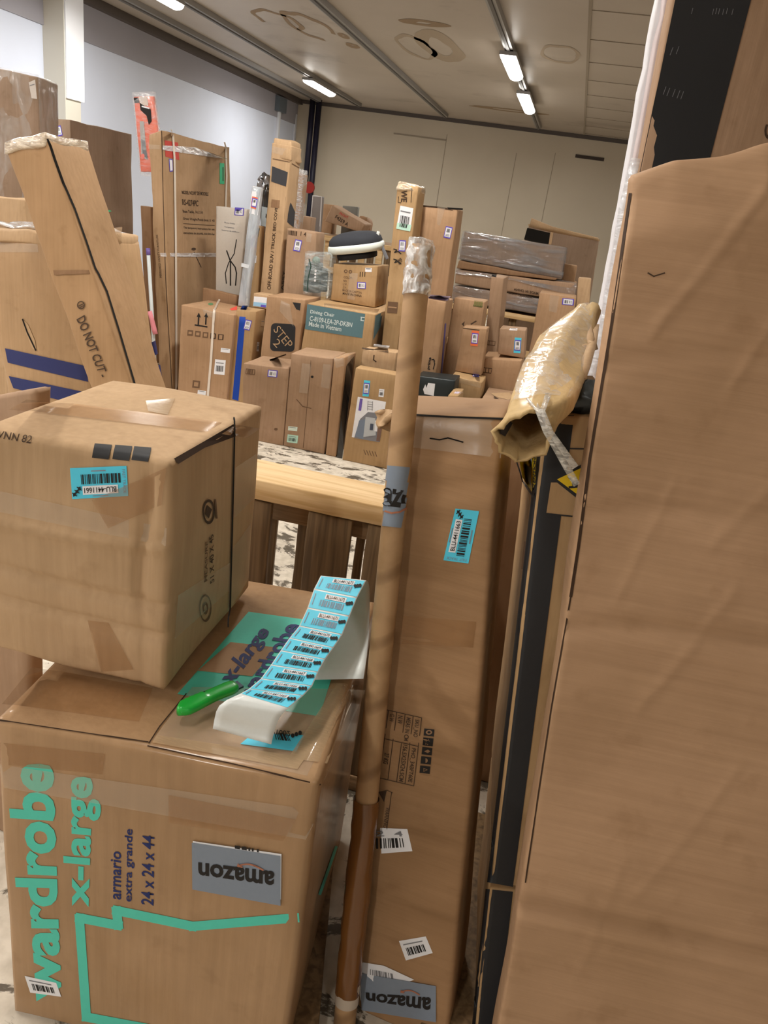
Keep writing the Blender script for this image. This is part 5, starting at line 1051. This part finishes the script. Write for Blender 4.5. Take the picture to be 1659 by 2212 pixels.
d = Decal(bk_, .002); d.line([(904, 444), (945, 448), (988, 454)], 3.5, INKB, 0, 4); d.line([(968, 450), (998, 452)], 4, DARKGAP, 0, 2); d.build('torn_flaps')
bl_ = cb('tall plain box with a prime arrow logo, behind the cardboard tube', [(922, 645), (964, 652), (938, 830), (892, 822)], Y=5.25, back=(978, 640), mat=KR, n=(4, 4, 16))
d = Decal(bl_, .0018); d.text('prime', [(931, 796), (936, 771), (929, 770), (922, 794)][::-1] if False else [(922, 797), (926, 771), (934, 773), (929, 799)], INK, 0, .03); d.line([(936, 797), (939, 786), (937, 777)], 2, INK, 0); d.line([(933, 777), (937, 776), (939, 780)], 1.8, INK, 0); d.build('printed_logo'); tape_part(bl_, [[(924, 636), (974, 640), (966, 650), (926, 645)]], flat('lilac_tape', (196, 180, 206), .35))
d = Decal(bl_, .0018); d.line([(962, 700), (953, 808)], 3, flat('violet_edge', (86, 78, 140)), 0, 6); d.build('violet_edge')
bm_ = cb('low black box with a torn white label, in front of the prime box', [(900, 812), (983, 822), (974, 900), (890, 890)], Y=4.98, depth=.22, mat=flat('black_carton', (32, 40, 42), .4, .4), name='black_box', cat='black box')
d = Decal(bm_, .0018); d.poly([(914, 841), (919, 830), (921, 838), (925, 827), (940, 829), (937, 855), (917, 851)], WHITE, 0); d.build('torn_label')
bp_ = cb('taped yellowish box under the orange-labelled box', [(974, 812), (1041, 826), (1032, 895), (968, 888)], Y=5.22, back=(1050, 812), mat=KRY)
sticker_at(bp_, 1028, 811, 14, 6, 6, kind='land', seed=2); tape_part(bp_, [[(974, 813), (1040, 827), (1038, 838), (974, 822)]], RIP)
bo = cb('box with an orange and purple edged label, standing on the taped yellowish box', [(1000, 706), (1052, 711), (1040, 808), (983, 800)], Y=5.42, depth=.16, floor=ztop_of(bp_) + .002, mat=KR)
sticker_at(bo, 1025.5, 731, 14, 23, 6, seed=7, frame=ORNG); d = Decal(bo, .002); d.poly([(997, 700), (1004, 694), (1002, 705)], INKB, 0); d.line([(1001, 709), (1052, 715)], 1.6, INKB, 0, 3); d.line([(1018, 700), (1028, 694)], 3, INKB, 0); d.build('flap_edges')
bq = cb('small slim box with a purple label on top, in front of the taped box', [(968, 853), (990, 855), (986, 905), (964, 903)], Y=4.78, back=(1010, 845), mat=KRY, n=(3, 3, 8), amp=.003)
white_label(bq, [(984, 846), (1000, 847), (993, 851), (980, 850)], 3, barc=False, mat=flat('lilac_paper', (200, 186, 206))); white_label(bq, [(994, 866), (1000, 863), (999, 874), (993, 877)], 2)
bn = cb('tan box with a green printed grid, behind the orange-labelled box', [(982, 643), (1048, 652), (1030, 780), (960, 770)], Y=5.78, depth=.22, mat=KR, n=(5, 4, 14))
d = Decal(bn, .0018); gq = [(1024, 649), (1044, 652), (1042, 664), (1022, 661)]; d.grid(gq, flat('olive_print', (92, 96, 52)), 0, 1, 1)
for i in range(4): d.grid(sub(gq, .06 + i * .235, .12, .26 + i * .235, .88), flat('olive_fill', (126, 120, 72)), 1, 1, 1)
d.build('printed_grid')
br = cb('tall slim carton without labels, rising between the grid box and the film-wrapped boxes', [(1062, 597), (1089, 601), (1069, 795), (1040, 790)], Y=6.1, back=(1098, 593), mat=KR3, n=(3, 3, 20), amp=.004, name='long_carton')
d = Decal(br, .0018); d.grid(q(1061, 741, 18, 10, 6), INKF, 0, 1, 1); d.grid(q(1061, 741, 15, 7, 6), KR3, 1, 1, 1); d.line([(1057, 737), (1056, 746)], 1.5, INKF, 2); d.line([(1065, 595), (1070, 596)], 5, INK, 0); d.build('printed_marks')
bt_ = cb('wide plain box with a small printed mark, under the blue-labelled box', [(1042, 774), (1127, 779), (1110, 890), (1030, 880)], Y=5.55, depth=.36, mat=KR)
d = Decal(bt_, .0018); tq = [(1043, 793), (1063, 796), (1061, 807), (1042, 804)]; d.grid(tq, INKB, 0, 1, 1)
for i in range(3): d.grid(sub(tq, .05 + i * .33, .12, .3 + i * .33, .88), KR, 1, 1, 1)
d.build('printed_marks')
bs_ = cb('small box with a cyan and purple label, on the wide plain box at the right', [(1080, 709), (1136, 714), (1132, 775), (1075, 770)], Y=5.64, depth=.2, floor=ztop_of(bt_) + .002, mat=KR3)
sticker_at(bs_, 1118, 746, 13, 23, 5, seed=4, frame=CYAN); white_label(bs_, [(1102, 709), (1118, 710), (1117, 714), (1100, 713)], 3, barc=False)
bu = cb('low flat box with a torn top, below the wide plain box', [(1037, 868), (1130, 882), (1126, 900), (1034, 888)], Y=5.0, back=(1150, 852), mat=KR3, amp=.006)
d = Decal(bu, .002); d.poly([(1060, 850), (1100, 848), (1110, 858), (1098, 864), (1072, 858)], KR2, 0); d.disc(1071, 864, 6, 3.4, INKB, 1, 8); d.line([(1068, 858), (1080, 866)], 3, INKB, 1); d.build('torn_patch')
bv = cb('tan box with a purple-edged label at its top right, beside the torn carton', [(1166, 632), (1245, 643), (1222, 790), (1140, 778)], Y=6.25, depth=.3, mat=KR, n=(6, 5, 14))
sticker_at(bv, 1227, 652, 25, 14, 5, kind='land', seed=8); tape_part(bv, [[(1188, 637), (1208, 640), (1202, 676), (1186, 672)]], TAPEG)
bx_ = cb('narrow carton with a pinched top, between the labelled box and the white wrapped panel', [(1250, 600), (1278, 604), (1268, 760), (1238, 756)], Y=6.7, depth=.12, mat=KR2, n=(3, 3, 14), amp=.012)

# film-wrapped long boxes on a wooden rack
FS = film('silver_film', (150, 152, 156), .3, 5, .06, .7, (.5, 2, 3)); 
def longbox(label, front, Y, m, wrap=None, dep=.5, texts=()):
    B = carton('long_box', label, front, Y=Y, depth=dep, mat=m, cat='long box', group='film-wrapped long boxes on the rack', n=(14, 5, 4), amp=.006, bev=.01)
    if wrap:
        cF = B.c; ce = sum(cF, Vector()) / 8; link('stretch_film', hexa_bm([p + (p - ce) * .03 for p in cF], (24, 5, 6), .012, .004, 10, 5), wrap, B.o)
    for tx, qd in texts: d = Decal(B, .006 if not wrap else .012); d.text(tx, qd, INKB, 0, .02); d.build('printed_letters')
    return B
LD = longbox('lowest film-wrapped long box, resting on the wooden rack', [(981, 616), (1236, 657), (1230, 690), (976, 649)], 7.0, KR3, FS)
LC = longbox('long box printed Made in China mirrored, second from the bottom under loose film', [(985, 582), (1246, 614), (1238, 653), (981, 612)], 7.0, KR3, None, texts=(('MADE IN CHINA', [(1163, 631), (1110, 622), (1110, 627), (1163, 637)]), ('ASSEMBLY HERE', [(1150, 640), (1098, 630), (1098, 634), (1150, 645)])))
cF = LC.c; d = Decal(LC, .012); d.grid([(986, 578), (1246, 612), (1244, 640), (1095, 602)], FS, 0, 14, 2); d.grid([(986, 578), (1100, 592), (1100, 604), (985, 592)], FS, 0, 8, 2); d.build('stretch_film')
LB = longbox('plain long box printed 55, third from the bottom of the wrapped stack', [(991, 562), (1204, 600), (1200, 606), (986, 580)], 7.0, KRD, None, texts=(('55', [(1160, 578), (1170, 579.5), (1169, 586), (1159, 584)]), ('LL', [(1131, 573), (1140, 575), (1139, 579), (1130, 577)])))
LA = longbox('topmost long box of the stack, wrapped in silvery film', [(1003, 500), (1222, 536), (1212, 602), (991, 560)], 7.0, KRG, FS)
cb('brown box end right of the film-wrapped stack', [(1218, 570), (1247, 575), (1240, 615), (1212, 610)], Y=7.3, depth=.2, mat=KR, n=(3, 3, 6), floor=min(LD.c[0].z, LD.c[1].z) - .0195)
def rack(label, uv0, uv1, Y, name='wooden_rack', posts=6, dep=.6, hboard=.05):
    p0, p1 = aty(*uv0, Y), aty(*uv1, Y); z = min(p0.z, p1.z); x0, x1 = p0.x, p1.x
    t = empty(name, ((x0 + x1) / 2, Y + dep / 2, 0)); tag(t, label, 'wooden rack')
    mk = lambda nm, a, b, w, tx, sd: board(nm, Vector(a), Vector(b), (0, 0, 1) if w[2] else (w[0], w[1], 0), tx[0], (0, 1, 0), tx[1], OLDWX if w[2] else OLDW, t, sd)
    board('top_board', Vector((x0, Y + .02, z - hboard / 2)), Vector((x1, Y + .02, z - hboard / 2)), (0, 0, 1), hboard, (0, 1, 0), .03, PINE, t, 1)
    board('deck', Vector((x0, Y + dep / 2 + .04, z - .012)), Vector((x1, Y + dep / 2 + .04, z - .012)), (0, 1, 0), dep - .02, (0, 0, 1), .022, OLDWX, t, 2)
    board('lower_board', Vector((x0, Y + .02, z - .34)), Vector((x1, Y + .02, z - .34)), (0, 0, 1), .06, (0, 1, 0), .03, PINE, t, 3)
    for i in range(posts):
        x = lerp(x0 + .05, x1 - .05, i / (posts - 1)); zt2 = z - hboard - .002
        board('post', Vector((x, Y + .055, .0)), Vector((x, Y + .055, zt2)), (1, 0, 0), .07, (0, 1, 0), .03, PINE if i % 2 else OLDW, t, i)
    return t, z
LDz = min(LD.c[0].z, LD.c[1].z)
t1, z1 = rack('wooden rack under the stack of film-wrapped long boxes', proj((LD.c[0].x - .02, 6.98, LDz - .02)), proj((LD.c[1].x + .1, 6.98, LDz - .02)), 6.98, posts=5, dep=.55)
t2, z2 = rack('wooden slatted rack at the back left, below the tilted box', (680, 505), (850, 520), 8.0, posts=9, dep=.7)
bz = carton('cardboard_box', 'tilted box marked F4359 A lying on the back-left rack', [(717, 443), (788, 484), (778, 502), (702, 478)], Y=8.12, depth=.3, mat=KR3, cat='cardboard box', group=G, n=(6, 4, 4), amp=.006)
d = Decal(bz, .002); d.text('F4359 A', [(727, 464), (754, 482), (750, 490), (723, 471)], INKB, 0, .03); d.text('FRONT', [(735, 458), (753, 468), (751, 473), (733, 463)], REDM, 0, .02); d.build('printed_letters')
carton('cardboard_box', 'plain brown box behind the tilted F4359 A box', [(696, 440), (722, 443), (716, 500), (690, 497)], Y=8.5, depth=.18, mat=KR, cat='cardboard box', group=G, n=(3, 3, 6), floor=z2 + .002)
gw = aty(758, 455, 8.9); tgw = carton('grey_bin', 'small grey bin with a handle on the back-left rack', [(740, 444), (773, 447), (770, 475), (738, 472)], Y=8.6, depth=.08, mat=flat('grey_bin', (120, 118, 110), .6), cat='bin', n=(3, 3, 3), amp=.002, floor=z2 + .002)
carton('paper_roll', 'brown wrapped bundle on the back-left rack', [(772, 467), (797, 473), (795, 498), (770, 495)], Y=8.45, depth=.2, mat=KRD, cat='bundle', n=(4, 4, 4), amp=.03, bev=.05, floor=z2 + .002)
gm = carton('slim_cabinet', 'slim grey panel with pale edges standing in front of the far corner pipes', [(676, 421), (697, 425), (689, 520), (667, 516)], Y=7.6, depth=.06, floor=0, mat=flat('grey_panel', (126, 118, 114), .5), cat='panel', n=(3, 2, 14), amp=.001)
d = Decal(gm, .003); EDG = flat('pale_edge', (200, 196, 194), .4); d.line([(669, 500), (676, 423), (695, 425), (690, 505)], 2, EDG, 0, 4); d.build('pale_edge')
cb('small brown box with a scrap of tape, left of the grey panel', [(650, 466), (672, 470), (666, 520), (644, 516)], Y=7.0, depth=.16, mat=KR3, n=(3, 3, 8)); 
bob = cb('open-topped box with a raised flap at the back right, against the far wall', [(1143, 487), (1294, 519), (1282, 600), (1120, 560)], Y=8.2, depth=.5, mat=KRG, n=(8, 6, 14), amp=.004)
d = Decal(bob, .003); d.poly([(1139, 492), (1188, 503), (1185, 533), (1132, 517)], DARKGAP, 0); d.line([(1193, 499), (1185, 545)], 6, KR2, 1, 2); d.line([(1143, 486), (1294, 519)], 4, KR2, 1, 6); d.build('opening')  # black patch paints the shade inside the opening
fl = [aty(1148, 472, 8.14), aty(1194, 491, 8.14), aty(1292, 515, 8.16)]; fb = [bob.pl.hit(1143, 490), bob.pl.hit(1192, 502), bob.pl.hit(1293, 521)]
bm = bmesh.new(); A_ = [bm.verts.new(p) for p in fb]; B_ = [bm.verts.new(p) for p in fl]
for i in range(2): bm.faces.new((A_[i], A_[i + 1], B_[i + 1], B_[i]))
o = link('flap', bm, KR2, bob.o); md = o.modifiers.new('t', 'SOLIDIFY'); md.thickness = .008
# ------------------------------------------------------------------ tidy
for _o in bpy.data.objects:
    if '_b' in _o.keys(): del _o['_b']
